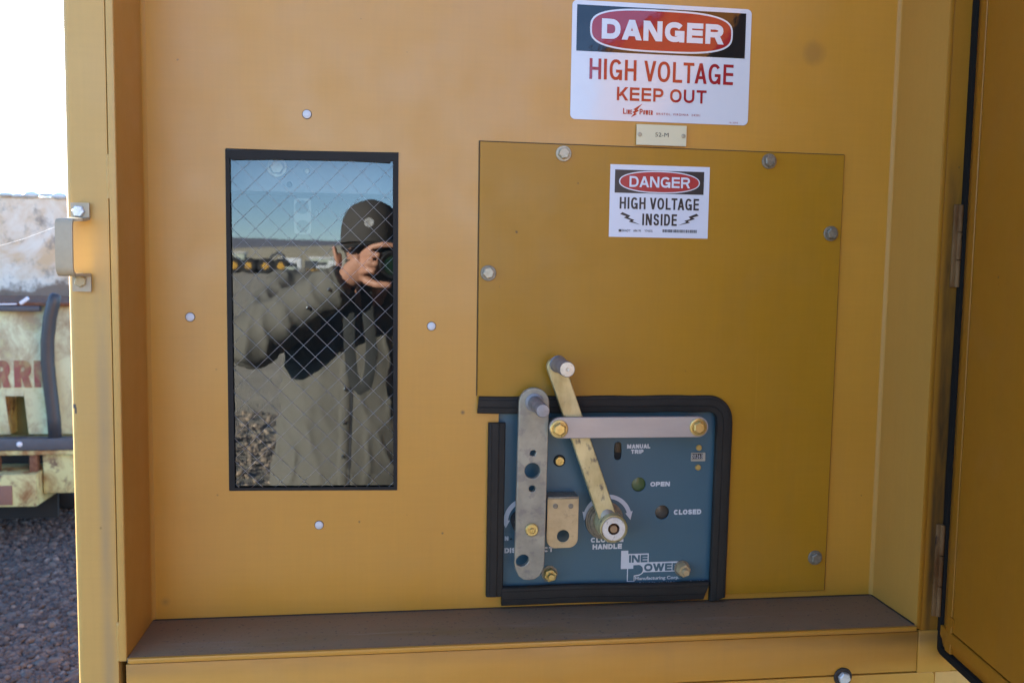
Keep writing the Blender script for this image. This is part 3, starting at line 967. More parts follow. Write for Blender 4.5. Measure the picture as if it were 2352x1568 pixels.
caps("OWER", 335.6, 349.2, 1810.3, 1816.4, -0.0016, M["v_red"], sg1, 0.19, 0.12)
sheet("lightning_mark", [[(334.6, 1825.2), (327.6, 1816.8), (329.8, 1815.4), (324.6, 1811.8), (327.2, 1810.6), (318.6, 1805.8), (323.0, 1811.6), (320.6, 1813.0), (324.4, 1815.6), (322.0, 1817.0)]], -0.0016, M['v_red'], sg1)
text("BRISTOL, VIRGINIA  24201", 354.4, 416.2, 1810.2, 1813.6, -0.0016, M['v_red'], sg1, 0.012, 1.3)
text("16-2003", 458.4, 470.8, 1803.0, 1805.2, -0.0016, M['v_red'], sg1, 0.0, 1.2)

sg2 = thing("danger_sign", "small white danger sticker reading high voltage inside on cover plate", "sign", (0.361, -0.004, 1.693))
YS = -0.0033
plate("sheet", [[(291.4, 1644.2), (432.0, 1644.2), (432.0, 1742.2), (291.4, 1742.2)]], YS - 0.0005, YS - 0.0001, M['s_white'], sg2)
sheet("black_header", [[(298, 1704.1), (424, 1704.1), (424, 1735.3), (298, 1735.3)]], YS - 0.0008, M['s_black'], sg2)
sheet("oval_border", [superell(361, 1719.7, 57.2, 15.1, 2.25)], YS - 0.0011, M['s_white'], sg2)
sheet("red_oval", [superell(361, 1719.7, 55.6, 13.5, 2.25)], YS - 0.0014, M['s_red'], sg2)
caps("DANGER", 318.2, 403.8, 1712.3, 1726.9, YS - 0.0018, M['s_white'], sg2, 0.19, 0.13)
caps("HIGH VOLTAGE", 305.4, 417.9, 1682.5, 1698.4, YS - 0.0009, M['s_black'], sg2, 0.165, 0.14)
caps("INSIDE", 337.8, 387.0, 1660.7, 1676.6, YS - 0.0009, M['s_black'], sg2, 0.165, 0.14)
bl = [(306.4, 1675.2), (309.5, 1677.9), (320.9, 1673.3), (318.0, 1670.6), (326.6, 1667.8), (324.0, 1665.8), (335.4, 1661.4), (318.8, 1665.2), (321.6, 1667.2), (311.6, 1670.6), (315.2, 1672.4)]
sheet("lightning_mark", [bl], YS - 0.0009, M['s_black'], sg2)
sheet("lightning_mark", [[(724.5 - x, z + 0.2) for x, z in reversed(bl)]], YS - 0.0009, M['s_black'], sg2)
sheet("maker_mark", [[(304.9, 1651.3), (308.8, 1651.3), (308.8, 1654.6), (304.9, 1654.6)]], YS - 0.0009, M['s_black'], sg2)
text("BRADY", 309.5, 321.6, 1651.5, 1654.7, YS - 0.0009, M['s_black'], sg2, 0.0)
text("#86196", 325.6, 336.4, 1651.5, 1654.7, YS - 0.0009, M['s_black'], sg2, 0.0)
text("Y74375", 341.4, 352.6, 1651.5, 1654.7, YS - 0.0009, M['s_black'], sg2, 0.0)
bm = bmesh.new()
x = 366.8
while x < 416:
    wd = random.choice((0.35, 0.35, 0.7, 1.0))
    for q in (bm,):
        vs = [bm.verts.new((a * 0.001, YS - 0.0009, b * 0.001)) for a, b in ((x, 1651.6), (x + wd, 1651.6), (x + wd, 1655.7), (x, 1655.7))]
        bm.faces.new(vs)
    x += wd + random.choice((0.35, 0.5, 0.8))
obj("barcode", bm, M['s_black'], sg2)

npl = thing("nameplate", "small cream plastic nameplate engraved 52-M held by two screws", "nameplate", (0.361, -0.001, 1.783))
plate("sheet", [[(326.2, 1769.1), (396.6, 1769.1), (396.6, 1796.8), (326.2, 1796.8)]], -0.0054, -0.0036, M['cream'], npl, 0.0003)
text("52-M", 352.4, 371.2, 1780.8, 1786.3, -0.0057, M['ink'], npl, 0.0)
for x, z in ((330.7, 1783.1), (392.0, 1782.8)):
    bm = bmesh.new()
    lathe(bm, [(0.0030, 0), (0.0029, 0.0007), (0.0022, 0.0013), (0.0012, 0.0014), (0.0011, 0.0006), (0, 0.0006)], seg=20, loc=(x * .001, -0.0054, z * .001))
    obj("screw", bm, M['bolt'], npl)

# ================================================================== CONTROL PANEL (blue)
cp = thing("control_panel", "blue switch faceplate with white lettering behind the black rubber trim", "control panel", (0.30, 0.006, 1.27))
YB = 0.006
slot_o = [(314.3 + dx, z) for dx, z in [(5.1 * math.cos(a), 1352.5 + 5.1 * math.sin(a)) for a in np.linspace(0, PI, 9)]] + \
         [(314.3 + 5.1 * math.cos(a), 1336.5 + 5.1 * math.sin(a)) for a in np.linspace(PI, 2 * PI, 9)]
plate("faceplate", [[(136, 1135), (464, 1135), (464, 1410), (136, 1410)], slot_o, circ(346, 1296, 10.3, 40), circ(381.6, 1255, 10.3, 40), circ(164.3, 1221.6, 1.2, 12)],
      YB, YB + 0.0025, M['blue'], cp, 0.0003)
for (x, z, mt) in ((346, 1296, 'green_lens'), (381.6, 1255, 'dark_lens')):
    bm = bmesh.new()
    lathe(bm, [(0.0125, 0), (0.0125, 0.001), (0.010, 0.0022), (0, 0.0028)], seg=36, loc=(x * .001, YB + 0.0062, z * .001))
    obj("indicator_lens", bm, M[mt], cp, angle=60)
boxobj("slot_backing", 0.306, 0.323, YB + 0.0032, YB + 0.0060, 1.328, 1.361, M['dark'], cp, 0)
boxobj("trip_lever", 0.3098, 0.3186, YB - 0.0006, YB + 0.0030, 1.3425, 1.3570, M['slot'], cp, 0.0012)
boxobj("cavity_backing", 0.13, 0.47, 0.012, 0.014, 1.13, 1.415, M['dark'], cp, 0)
W_ = M['print_white']; YT = YB - 0.0004
caps("MANUAL", 327.4, 361.2, 1348.1, 1354.1, YT, W_, cp, 0.29, 0.10)
caps("TRIP", 333.4, 351.6, 1340.6, 1346.6, YT, W_, cp, 0.29, 0.10)
caps("OPEN", 362.9, 391.7, 1292.9, 1299.7, YT, W_, cp, 0.29, 0.10)
caps("CLOSED", 398.8, 439.5, 1251.2, 1258.6, YT, W_, cp, 0.29, 0.10)
caps("CLOSING", 278.3, 325.7, 1213.6, 1220.8, YT, W_, cp, 0.29, 0.10)
caps("HANDLE", 281.0, 323.7, 1203.6, 1211.0, YT, W_, cp, 0.29, 0.10)
caps("DISCONNECT", 155.0, 224.5, 1201.8, 1209.2, YT, W_, cp, 0.29, 0.10)
caps("N", 155.2, 160.4, 1219.6, 1226.0, YT, W_, cp, 0.27, 0.1)
# turn arrows
def arrow(cx, cz, ri, ro, a0, a1, head, clip=None):
    mid = (ri + ro) / 2
    s_ = 1 if a1 > a0 else -1
    pts = arc(cx, cz, ro, a0, a1, 14)
    hx = R(a1 + s_ * head)
    pts += [(cx + (ro + 2.6) * math.cos(R(a1)), cz + (ro + 2.6) * math.sin(R(a1))),
            (cx + (mid + 1.2) * math.cos(hx), cz + (mid + 1.2) * math.sin(hx)),
            (cx + (ri - 2.6) * math.cos(R(a1)), cz + (ri - 2.6) * math.sin(R(a1)))]
    pts += list(reversed(arc(cx, cz, ri, a0, a1, 14)))
    sheet("turn_arrow", [pts], YT, M['print_white'], cp)
arrow(301.5, 1247, 29.5, 35.5, 98, 17, 20)
arrow(301.5, 1247, 29.5, 35.5, 120, 162, 20)
arrow(187.0, 1247, 27.5, 34.0, 100, 177, 20)
# maker's block logo
lg = [(323, 1200.5), (333.3, 1200.5), (333.3, 1195.7), (363.6, 1195.7), (363.6, 1182.8), (412.3, 1182.8), (412.3, 1168.2), (356.6, 1168.2), (354.8, 1166.2)] + \
     [(350.5, 1163.4), (343.4, 1162.4), (343.4, 1155.0), (332.3, 1155.0), (332.3, 1173.9), (323, 1173.9)]
sheet("logo_block", [lg], YT, W_, cp)
pb = [(341.2, 1178.9)] + arc(348.2, 1172.2, 7.2, 78, -80, 12) + [(342.2, 1164.0), (342.2, 1156.1), (333.5, 1156.1), (333.5, 1173.9), (341.2, 1173.9)]
sheet("logo_letter", [pb], YT - 0.0003, M['blue'], cp)
caps("INE", 334.6, 361.9, 1183.0, 1193.9, YT - 0.0003, M['blue'], cp, 0.27, 0.10, name="logo_letter")
caps("OWER", 357.2, 410.4, 1169.6, 1180.8, YT - 0.0003, M['blue'], cp, 0.27, 0.09, name="logo_letter")
text("Manufacturing Corp.", 344.3, 409.8, 1155.4, 1161.8, YT, W_, cp, 0.012, 1.0)
text("Bristol, Virginia, U.S.A.", 350.7, 405.3, 1148.0, 1153.6, YT, W_, cp, 0.010, 1.0)
text("0-4351", 425.0, 451.5, 1148.4, 1153.6, YT, W_, cp, 0.010, 1.0)
# operations counter
cn = plate("counter", [rrect(421.4, 442.2, 1328.9, 1341.2, 0.8), [(422.4, 1332.0), (438.6, 1332.0), (438.6, 1340.0), (422.4, 1340.0)]], YB - 0.0025, YB - 0.0003, M['cream'], cp, 0.0003)
cn.data.materials[0] = plain("counter_bezel", (0.42, 0.38, 0.30), 0.45)
sheet("counter_window", [[(422.2, 1331.6), (438.8, 1331.6), (438.8, 1340.2), (422.2, 1340.2)]], YB - 0.0012, M['s_black'], cn)
text("00263", 422.6, 438.0, 1333.0, 1339.0, YB - 0.0016, W_, cn, 0.0, 1.25)
def ringscrew(x, z, r, mat, y=YB, dark=True):
    bm = bmesh.new()
    lathe(bm, [(r, 0), (r, r * .45), (r * .88, r * .6), (r * .55, r * .6), (r * .5, r * .25), (r * .25, r * .25), (r * .22, r * .42), (0, r * .42)], seg=24, loc=(x * .001, y - 0.0002, z * .001))
    return obj("screw", bm, mat, cp, angle=40)
ringscrew(432.5, 1348.2, 0.0042, M['brass']); ringscrew(432.1, 1319.7, 0.0042, M['brass'])
bm = bmesh.new()
lathe(bm, [(0.0085, 0), (0.0085, 0.0008), (0, 0.0008)], seg=28, loc=(.2306, YB - .0002, 1.3320))
rr = obj("screw_washer", bm, M['dark'], cp)
ringscrew(230.6, 1332.0, 0.0064, M['brass'], YB - 0.0008)
def stud(x, z, mat, L):
    bm = bmesh.new()
    lathe(bm, [(0.0115, 0), (0.0115, 0.0018), (0, 0.0018)], seg=30, loc=(x * .001, YB - .0002, z * .001))
    o = obj("stud_washer", bm, M['bolt_dark'], cp)
    bm = bmesh.new()
    lathe(bm, [(0.0098, 0.0018), (0.0098, L - 0.002), (0.0085, L), (0.0055, L), (0, L)], seg=6, loc=(x * .001, YB - .0002, z * .001), phase=0.3)
    lathe(bm, [(0.0048, L - 0.001), (0.0048, L + 0.006), (0.0040, L + 0.0075), (0, L + 0.0075)], seg=20, loc=(x * .001, YB - .0002, z * .001))
    n_ = obj("hex_nut", bm, mat, cp)
    return o
stud(219.6, 1170.5, M['brass'], 0.010)
stud(413.2, 1172.5, M['tab'], 0.014)

# ================================================================== RUBBER EDGE TRIM
def trim(label, path, prof, mat, y0, cut0=0.0, cut1=0.0):
    """sweep a ridged profile (offset mm, height mm) along an XZ path on the panel"""
    bm = bmesh.new()
    P = [Vector((x, z)) for x, z in path]
    rows = []
    for i, p in enumerate(P):
        t = (P[min(i + 1, len(P) - 1)] - P[max(i - 1, 0)]).normalized()
        nrm = Vector((-t.y, t.x))
        row = []
        for (o_, h) in prof:
            sh = (cut0 * o_ if i == 0 else cut1 * o_ if i == len(P) - 1 else 0)
            q = p + nrm * o_ + t * sh
            row.append(bm.verts.new((q.x * .001, y0 - h * .001, q.y * .001)))
        rows.append(row)
    for a, b in zip(rows, rows[1:]):
        for i in range(len(prof) - 1):
            bm.faces.new((a[i], a[i + 1], b[i + 1], b[i]))
    bm.faces.new(rows[0]); bm.faces.new(list(reversed(rows[-1])))
    bmesh.ops.recalc_face_normals(bm, faces=bm.faces[:])
    o = obj("edge_trim", bm, mat, None, angle=28)
    return tag(o, label, "rubber trim", "black rubber edge trims round the blue panel")
def subdiv(path, k):
    out = []
    for a, b in zip(path, path[1:]):
        out += [(a[0] + (b[0] - a[0]) * i / k, a[1] + (b[1] - a[1]) * i / k) for i in range(k)]
    return out + [path[-1]]
PR = [(-11.5, 0), (-11.8, 6), (-10.5, 8.0), (-3.6, 8.7), (-3.1, 7.9), (-2.6, 7.9), (-2.1, 9.0), (2.2, 9.1), (6.6, 8.9), (7.0, 8.2), (7.4, 8.2), (7.8, 8.7), (10.2, 8.2), (11.6, 6), (11.6, 0)]
pth = subdiv([(114.5, 1412.8), (440, 1413.6)], 14) + arc(440, 1389, 24.6, 88, 2, 10) + subdiv([(465.2, 1384), (463.6, 1129.5)], 12)
pth = [(x, z + 0.5 * math.sin(x * .07)) for x, z in pth]
trim("black ridged rubber trim bent along the top and right edges of the blue panel", pth, PR, M['rubber'], -0.0005, 0.05, -0.25)
trim("black ridged rubber trim standing upright along the left edge of the blue panel", subdiv([(140.2, 1144.6), (140.6, 1388.2)], 10), PR, M['rubber'], -0.0005)
trim("black ridged rubber trim lying flat along the bottom edge of the blue panel", [(x, z + 0.7 * math.sin(x * .03)) for x, z in subdiv([(150.2, 1144.8), (445.8, 1142.6)], 10)], [(o_ * 1.1, h) for o_, h in PR], M['rubber'], -0.0012, 0, 0.35)

# ================================================================== LEVERS
dh = thing("disconnect_handle", "grey zinc bar lever hanging vertically over the blue panel with knob on top", "lever", (0.1872, -0.02, 1.2456))
cx0, cx1 = 187.9, 185.3
hw = 20.6
bar = [(cx1 + hw, 1196.5)] + [(cx0 + hw, 1419)] + arc(cx0, 1419, hw, 0, 180, 18)[1:] + [(cx1 - hw, 1196.5)] + [(cx1 - hw + 1.5, 1189), (cx1 - hw + 6, 1180.5), (cx1 - 8, 1175.6), (cx1, 1174.6), (cx1 + 8, 1175.6), (cx1 + hw - 6, 1180.5), (cx1 + hw - 1.5, 1189)]
def ragged(cx, cz, r, n=14, amt=0.14):
    return [(cx + r * (1 + random.uniform(-amt, amt)) * math.cos(2 * PI * i / n), cz + r * (1 + random.uniform(-amt, amt)) * math.sin(2 * PI * i / n)) for i in range(n)]
oval = [(175.4 + 8.9 * math.cos(a) * 0.98, 1202.4 + 8.0 * math.sin(a) + 0.14 * 8.9 * math.cos(a)) for a in np.linspace(0, 2 * PI, 30, endpoint=False)]
plate("bar", [bar, ragged(187.5, 1350.6, 4.2), circ(187.1, 1326.5, 10.6, 36), circ(187.2, 1301.8, 4.4, 20), oval], -0.030, -0.021, M['zinc'], dh, 0.0010)
bm = bmesh.new()
lathe(bm, [(0.0128, 0), (0.0126, 0.0012), (0.0095, 0.0022), (0.0092, 0.003), (0.0090, 0.066), (0.0080, 0.0685), (0.0, 0.0690)], seg=36, loc=(.1884, -.0298, 1.4195))
obj("knob", bm, M['knob'], dh, angle=30)
bm = bmesh.new()
lathe(bm, [(0.0088, 0), (0.0088, 0.0032), (0.0078, 0.0042), (0.0052, 0.0042), (0.0050, 0.0022), (0.0, 0.0022)], seg=30, loc=(.1872, -.0298, 1.2456))
pv = obj("pivot_screw", bm, M['brass'], dh)
bm = bmesh.new()
lathe(bm, [(0.0034, 0.002), (0.0034, 0.0052), (0.0028, 0.006), (0.0015, 0.006), (0.0014, 0.004), (0, 0.004)], seg=20, loc=(.1875, -.0298, 1.2450))
obj("pivot_pin", bm, M['brass'], pv)
bm = bmesh.new()
lathe(bm, [(0.0145, 0), (0.0145, 0.0262), (0, 0.0262)], seg=30, loc=(.1772, .0055, 1.2490))
obj("pivot_boss", bm, M['dark'], dh)

ch = thing("closing_handle", "gold worn steel crank lever leaning left from its round hub", "lever", (0.298, -0.02, 1.248))
a = Vector((216.6, 1468.0)); b = Vector((292.0, 1262.0))
t = (b - a).normalized(); nn = Vector((-t.y, t.x))
w2 = 12.4
ang = math.degrees(math.atan2(t.y, t.x))
outline = [tuple(b + nn * w2), tuple(b - nn * w2)]
outline = [tuple(b - nn * w2)] + [tuple(b + nn * w2)] + [(a.x + w2 * math.cos(R(ang + 90 + i * 15)), a.y + w2 * math.sin(R(ang + 90 + i * 15))) for i in range(13)]
plate("crank_bar", [outline], -0.0335, -0.0210, M['gold'], ch, 0.0014)
bm = bmesh.new()
lathe(bm, [(0.0118, 0), (0.0116, 0.002), (0.0103, 0.0038), (0.0102, 0.062), (0.0094, 0.0642), (0.0093, 0.0643)], seg=40, loc=(.2190, -.0330, 1.4722))
kn = obj("knob", bm, M['knob'], ch, angle=30)
bm = bmesh.new()
lathe(bm, [(0.0094, 0.0642), (0.0022, 0.0645), (0.0014, 0.0638), (0, 0.0638)], seg=40, loc=(.2190, -.0330, 1.4722))
obj("knob_end", bm, M['knob_end'], kn)
# weld neck between bar and hub
bm = bmesh.new()
tube(bm, [(.2890, -.0265, 1.2700), (.2930, -.029, 1.2605), (.2965, -.030, 1.2520)], [(0.0118, 0.0075), (0.0135, 0.0095), (0.0150, 0.0110)], 14, upv=(1, 0, .3))
obj("weld_neck", bm, M['zinc'], ch, angle=60)
HX, HZ = .2980, 1.2480
bm = bmesh.new()
lathe(bm, [(0.0195, -0.026), (0.0195, 0.0245), (0.0188, 0.0258), (0.0178, 0.0262), (0.0172, 0.0245), (0.0160, 0.0240)], seg=48, loc=(HX, -.0205, HZ))
obj("hub", bm, M['gold'], ch, angle=30)
bm = bmesh.new()
lathe(bm, [(0.0162, 0.0240), (0.0156, 0.0254), (0.0080, 0.0254)], seg=48, loc=(HX, -.0205, HZ))
wv = obj("hub_washer", bm, M['white_washer'], ch, angle=30)
bm = bmesh.new()
lathe(bm, [(0.0080, 0.0254), (0.0078, 0.0160), (0.0, 0.0160)], seg=6, loc=(HX, -.0205, HZ), phase=.2)
obj("socket", bm, M['rust'], wv, smooth=False)
bm = bmesh.new()
lathe(bm, [(0.0054, 0.0160), (0.0054, 0.0225), (0.0046, 0.0232), (0, 0.0232)], seg=24, loc=(HX + .0006, -.0205, HZ - .0010))
obj("bolt_end", bm, M['bolt_rusty'], wv)
for r_, y_ in ((0.0272, 0.0050), (0.0246, 0.0015), (0.0225, -0.0030)):
    bm = bmesh.new()
    lathe(bm, [(r_ - .0075, 0), (r_, 0), (r_ + .0004, 0.0012), (r_, 0.0024), (r_ - .0018, 0.0028), (r_ - .0075, 0.0028)], seg=56, loc=(.2968, y_, 1.2462))
    obj("collar_ring", bm, M['bolt_dark'], ch, angle=40)

lb = thing("link_bar", "plain grey steel bar bolted level across the top of the blue panel", "bar", (0.316, -0.04, 1.387))
bo = arc(413.2, 1387.2, 14.0, -90, 90, 14) + arc(221.0, 1387.4, 14.1, 90, 270, 14)
plate("bar", [bo], -0.045, -0.0375, M['steel'], lb, 0.0008)
for x, z in ((219.6, 1386.4), (412.6, 1387.2)):
    bm = bmesh.new()
    lathe(bm, [(0.0122, 0), (0.0122, 0.0016), (0.0112, 0.0022), (0.0095, 0.0022), (0.0088, 0.0012), (0.0, 0.0012)], seg=36, loc=(x * .001, -.0449, z * .001))
    wb = obj("washer", bm, M['brass'], lb)
    bm = bmesh.new()
    lathe(bm, [(0.0084, 0.0012), (0.0084, 0.0062), (0.0070, 0.0074), (0, 0.0074)], seg=6, loc=(x * .001, -.0449, z * .001), phase=.5)
    obj("hex_head", bm, M['brass'], wb, angle=25)
    bm = bmesh.new()
    lathe(bm, [(0.0075, 0), (0.0075, 0.0425), (0, 0.0425)], seg=20, loc=(x * .001, .0055, z * .001))
    obj("standoff", bm, M['bolt_dark'], lb)

tb = thing("padlock_tab", "tan angle bracket with one round padlock hole beside the zinc lever", "bracket", (0.231, 0.0, 1.286))
to = [(209.4, 1285.6), (209.4, 1229)] + arc(222.4, 1229.6, 13, 182, 262, 8) + arc(240.0, 1230.0, 13, 278, 358, 8) + [(253.1, 1285.4)]
plate("front_leaf", [to, circ(232.3, 1233.4, 8.7, 32)], -0.025, -0.0225, M['tab'], tb, 0.0005)
bm = bmesh.new()
box(bm, .2094, .2531, -.0249, .0056, 1.2856, 1.2882, 0.0004)
obj("top_leaf", bm, M['bolt_dark'], tb)
for x, z in ((220.6, 1275.9), (242.0, 1275.4)):
    bm = bmesh.new()
    lathe(bm, [(0.0036, 0), (0.0035, 0.0006), (0.0026, 0.0010), (0.0012, 0.0007), (0, 0.0007)], seg=20, loc=(x * .001, -.0249, z * .001))
    obj("rivet", bm, M['bolt_dark'], tb)

# ================================================================== LATCH BRACKET on the left post
lk = thing("latch_bracket", "bent steel latch bracket held by two bolts on the left post", "bracket", (-0.357, PF, 1.616))
bm = bmesh.new()
T = 0.0032
y_a, y_b = PF - 0.0004, PF - 0.030
prof = [(1.6662, y_a - T), (1.6446, y_a - T)]
def strap(prof_out, x0, x1, bm):
    """sheet strip following (z, y) points, width x0..x1, thickness towards the post"""
    P = [Vector((z, y)) for z, y in prof_out]
    rows = []
    for i, p in enumerate(P):
        t1 = (P[i] - P[i - 1]).normalized() if i > 0 else None
        t2 = (P[i + 1] - P[i]).normalized() if i < len(P) - 1 else None
        t_ = ((t1 or t2) + (t2 or t1)).normalized()
        nrm = Vector((t_.y, -t_.x))
        sc = 1.0 / max(0.5, abs(nrm.dot(Vector(((t1 or t2).y, -(t1 or t2).x)))))
        q = p - nrm * T * sc
        xl, xr = (x0(p.x), x1(p.x))
        rows.append([bm.verts.new((xl, p.y, p.x)), bm.verts.new((xr, p.y, p.x)), bm.verts.new((xr, q.y, q.x)), bm.verts.new((xl, q.y, q.x))])
    for a_, b_ in zip(rows, rows[1:]):
        for i in range(4):
            j = (i + 1) % 4
            bm.faces.new((a_[i], a_[j], b_[j], b_[i]))
    bm.faces.new(rows[0]); bm.faces.new(rows[-1])
    bmesh.ops.recalc_face_normals(bm, faces=bm.faces[:])
yo = PF - 0.0036
lp = [(1.6662, yo), (1.6470, yo)]
lp += [(1.6446 + 0.0022 * math.cos(R(a_)), yo - 0.0024 + 0.0024 * math.sin(R(a_))) for a_ in (70, 35, 0)][2:]
zt, zb = 1.6440, 1.5885
lp += [(zt + 0.0006, -0.137)] + [(zt - 0.0055 + 0.0062 * math.cos(R(a_)), -0.1432 - 0.0062 * math.sin(R(a_))) for a_ in (10, 35, 60, 90)]
lp += [(1.616, -0.1502)] + [(zb + 0.0050 - 0.0075 * math.cos(R(a_)), -0.1425 - 0.0077 * math.sin(R(a_))) for a_ in (90, 65, 40, 10)]
lp += [(zb - 0.0025, -0.1240), (zb - 0.0026, yo - 0.001), (zb - 0.0040, yo), (1.5650, yo)]
strap(lp, lambda z: -0.3657 if (z > 1.6445 or z < 1.586) else -0.3722, lambda z: -0.3455 if (z > 1.6445 or z < 1.586) else -0.3540, bm)
obj("strap", bm, plain("bracket_paint", (0.42, 0.34, 0.22), 0.45, var=0.12, nscale=120), lk, angle=40)
bolt("bolt", -0.3570, PF - 0.0036, 1.6564, lk, M['bolt_dark'], M['bolt_bright'], 0.3, 0.85)
bolt("bolt", -0.3565, PF - 0.0036, 1.5770, lk, plain("bolt_painted", (0.44, 0.33, 0.17), 0.45), plain("bolt_painted_head", (0.46, 0.35, 0.18), 0.45), 0.8, 0.85)
bm = bmesh.new()
tube(bm, [Vector((-0.3725, -0.149, 1.6375)).lerp(Vector((-0.62, -0.05, 1.575)), 0.48 * i / 10) - Vector((0, 0, 0.004 * math.sin(PI * i / 10))) for i in range(11)], 0.00013, 5)
tag(obj("cobweb_strand", bm, plain("cobweb", (0.8, 0.8, 0.78), 0.5)), "single pale cobweb strand stretching away from the latch bracket", "cobweb")

# ================================================================== OPEN DOOR (right)
dr = thing("enclosure_door", "open ochre steel door hinged on the right with a black gasket", "door", (0.746, PF, 1.09))
dt = Vector((-0.15, -1.0, 0)).normalized()
dn = Vector((-1.0, 0.15, 0)).normalized()       # towards the recess: the door's inner face
def D(s_, n_, z):
    p = Vector((0.7475, PF, 0)) + dt * s_ + dn * n_
    return (p.x, p.y, z)
DW, DZ1 = 1.19, 2.205
def dsweep(name, prof, path, mat, inset=0.0, angle=30, parent=None):
    """path: list of (s, z, ds, dz) with inward direction; prof: (inward offset, height)"""
    bm = bmesh.new()
    rows = [[bm.verts.new(D(s_ + ds * o_, h, z + dz * o_)) for (o_, h) in prof] for (s_, z, ds, dz) in path]
    for a_, b_ in zip(rows, rows[1:]):
        for i in range(len(prof) - 1):
            bm.faces.new((a_[i], a_[i + 1], b_[i + 1], b_[i]))
    bmesh.ops.recalc_face_normals(bm, faces=bm.faces[:])
    return obj(name, bm, mat, parent or dr, angle=angle)
ZB = 1.088
def loop(off, rad):
    """rounded path round the door's edge at inset off"""
    pts = []
    cs = [(off + rad, ZB + off + rad, 180, 270), (DW - off - rad, ZB + off + rad, 270, 360), (DW - off - rad, DZ1 - off - rad, 0, 90), (off + rad, DZ1 - off - rad, 90, 180)]
    for (sx, sz, a0, a1) in cs:
        for i in range(7):
            a_ = R(a0 + (a1 - a0) * i / 6)
            pts.append((sx + rad * math.cos(a_), sz + rad * math.sin(a_), -math.cos(a_), -math.sin(a_)))
    return pts + [pts[0]]
dsweep("gasket", [(-0.002, 0.000), (-0.002, 0.009), (0.001, 0.0125), (0.006, 0.0130), (0.010, 0.0118), (0.012, 0.008), (0.012, 0.0)], loop(0.0, 0.014), M['gasket'])
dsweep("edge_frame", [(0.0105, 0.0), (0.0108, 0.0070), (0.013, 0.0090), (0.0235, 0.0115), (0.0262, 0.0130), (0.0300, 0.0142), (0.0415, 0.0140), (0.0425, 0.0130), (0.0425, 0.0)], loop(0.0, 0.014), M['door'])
# liner sheet
bm = bmesh.new()
LI = 0.0450
def lq(s0, s1, z0, z1, h, d):
    f = [bm.verts.new(D(s_, h, z)) for s_, z in ((s0, z0), (s1, z0), (s1, z1), (s0, z1))]
    g = [bm.verts.new(D(s_, d, z)) for s_, z in ((s0, z0), (s1, z0), (s1, z1), (s0, z1))]
    bm.faces.new(f); bm.faces.new(list(reversed(g)))
    for i in range(4):
        j = (i + 1) % 4
        bm.faces.new((f[i], g[i], g[j], f[j]))
    bmesh.ops.recalc_face_normals(bm, faces=bm.faces[:])
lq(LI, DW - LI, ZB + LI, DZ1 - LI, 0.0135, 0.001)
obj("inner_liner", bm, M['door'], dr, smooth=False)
bm = bmesh.new()
lq(-0.002, DW + 0.006, ZB - 0.006, DZ1 + 0.006, -0.0004, -0.040)
obj("door_skin", bm, M['paint'], dr, smooth=False)
for (s0, s1, z0, z1) in ((LI - 0.006, LI + 0.004, 1.140, 1.152),):
    bm = bmesh.new()
    lq(s0, s1, z0, z1, 0.0152, 0.010)
    obj("tack_weld", bm, M['door'], dr, angle=80)

# ================================================================== LEFT BACKGROUND: old machine and rusty tank
def m_rusty(name, base, rust, stain, amt, sc, zrust=None):
    t = NT(name)
    k = t.mix(t.noise(2.2, 5), tuple(v * 0.9 for v in base), tuple(min(1, v * 1.06) for v in base))
    r1 = t.ramp(t.noise(sc, 7, 0.68, (1, 1, 0.8), dist=0.5), [(0.44, 0.0), (0.64, 1.0)])
    k = t.mix(t.math('MULTIPLY', r1, amt), k, rust)
    r2 = t.ramp(t.noise(sc * 1.7, 6, 0.7, (1, 1, 0.9), (5, 2, 9)), [(0.55, 0.0), (0.66, 1.0)])
    k = t.mix(t.math('MULTIPLY', r2, amt), k, stain)
    if zrust:
        x, y, z = t.xyz()
        b_ = t.math('ADD', z, t.math('MULTIPLY', t.math('SUBTRACT', t.noise(6, 6, 0.7), 0.5), 0.35))
        m_ = t.band(b_, zrust[0], zrust[1], 0.03)
        k = t.mix(t.math('MULTIPLY', m_, 0.9), k, t.mix(t.noise(14, 5), (0.13, 0.07, 0.04), (0.26, 0.15, 0.09)))
    t.col(k); t.rough(0.7)
    t.bump(t.noise(40, 4), 0.2, 0.004)
    return t.m
M['tankwhite'] = m_rusty("rusty_white", (0.80, 0.68, 0.54), (0.62, 0.36, 0.15), (0.20, 0.16, 0.13), 0.8, 3.2, (0.9, 1.44))
M['machine'] = m_rusty("faded_yellow", (0.68, 0.70, 0.43), (0.24, 0.10, 0.04), (0.52, 0.50, 0.24), 0.7, 5.5)
M['chassis'] = m_rusty("rusted_yellow", (0.60, 0.57, 0.26), (0.26, 0.12, 0.04), (0.13, 0.06, 0.04), 0.95, 7.0)
M['hose'] = plain("black_hose", (0.035, 0.036, 0.04), 0.45, var=0.2, nscale=20)
M['railgrey'] = plain("grey_rail", (0.08, 0.082, 0.09), 0.6, var=0.25, nscale=30)
M['letter'] = m_rusty("faded_red_letter", (0.30, 0.09, 0.07), (0.40, 0.34, 0.14), (0.24, 0.11, 0.06), 0.85, 9)

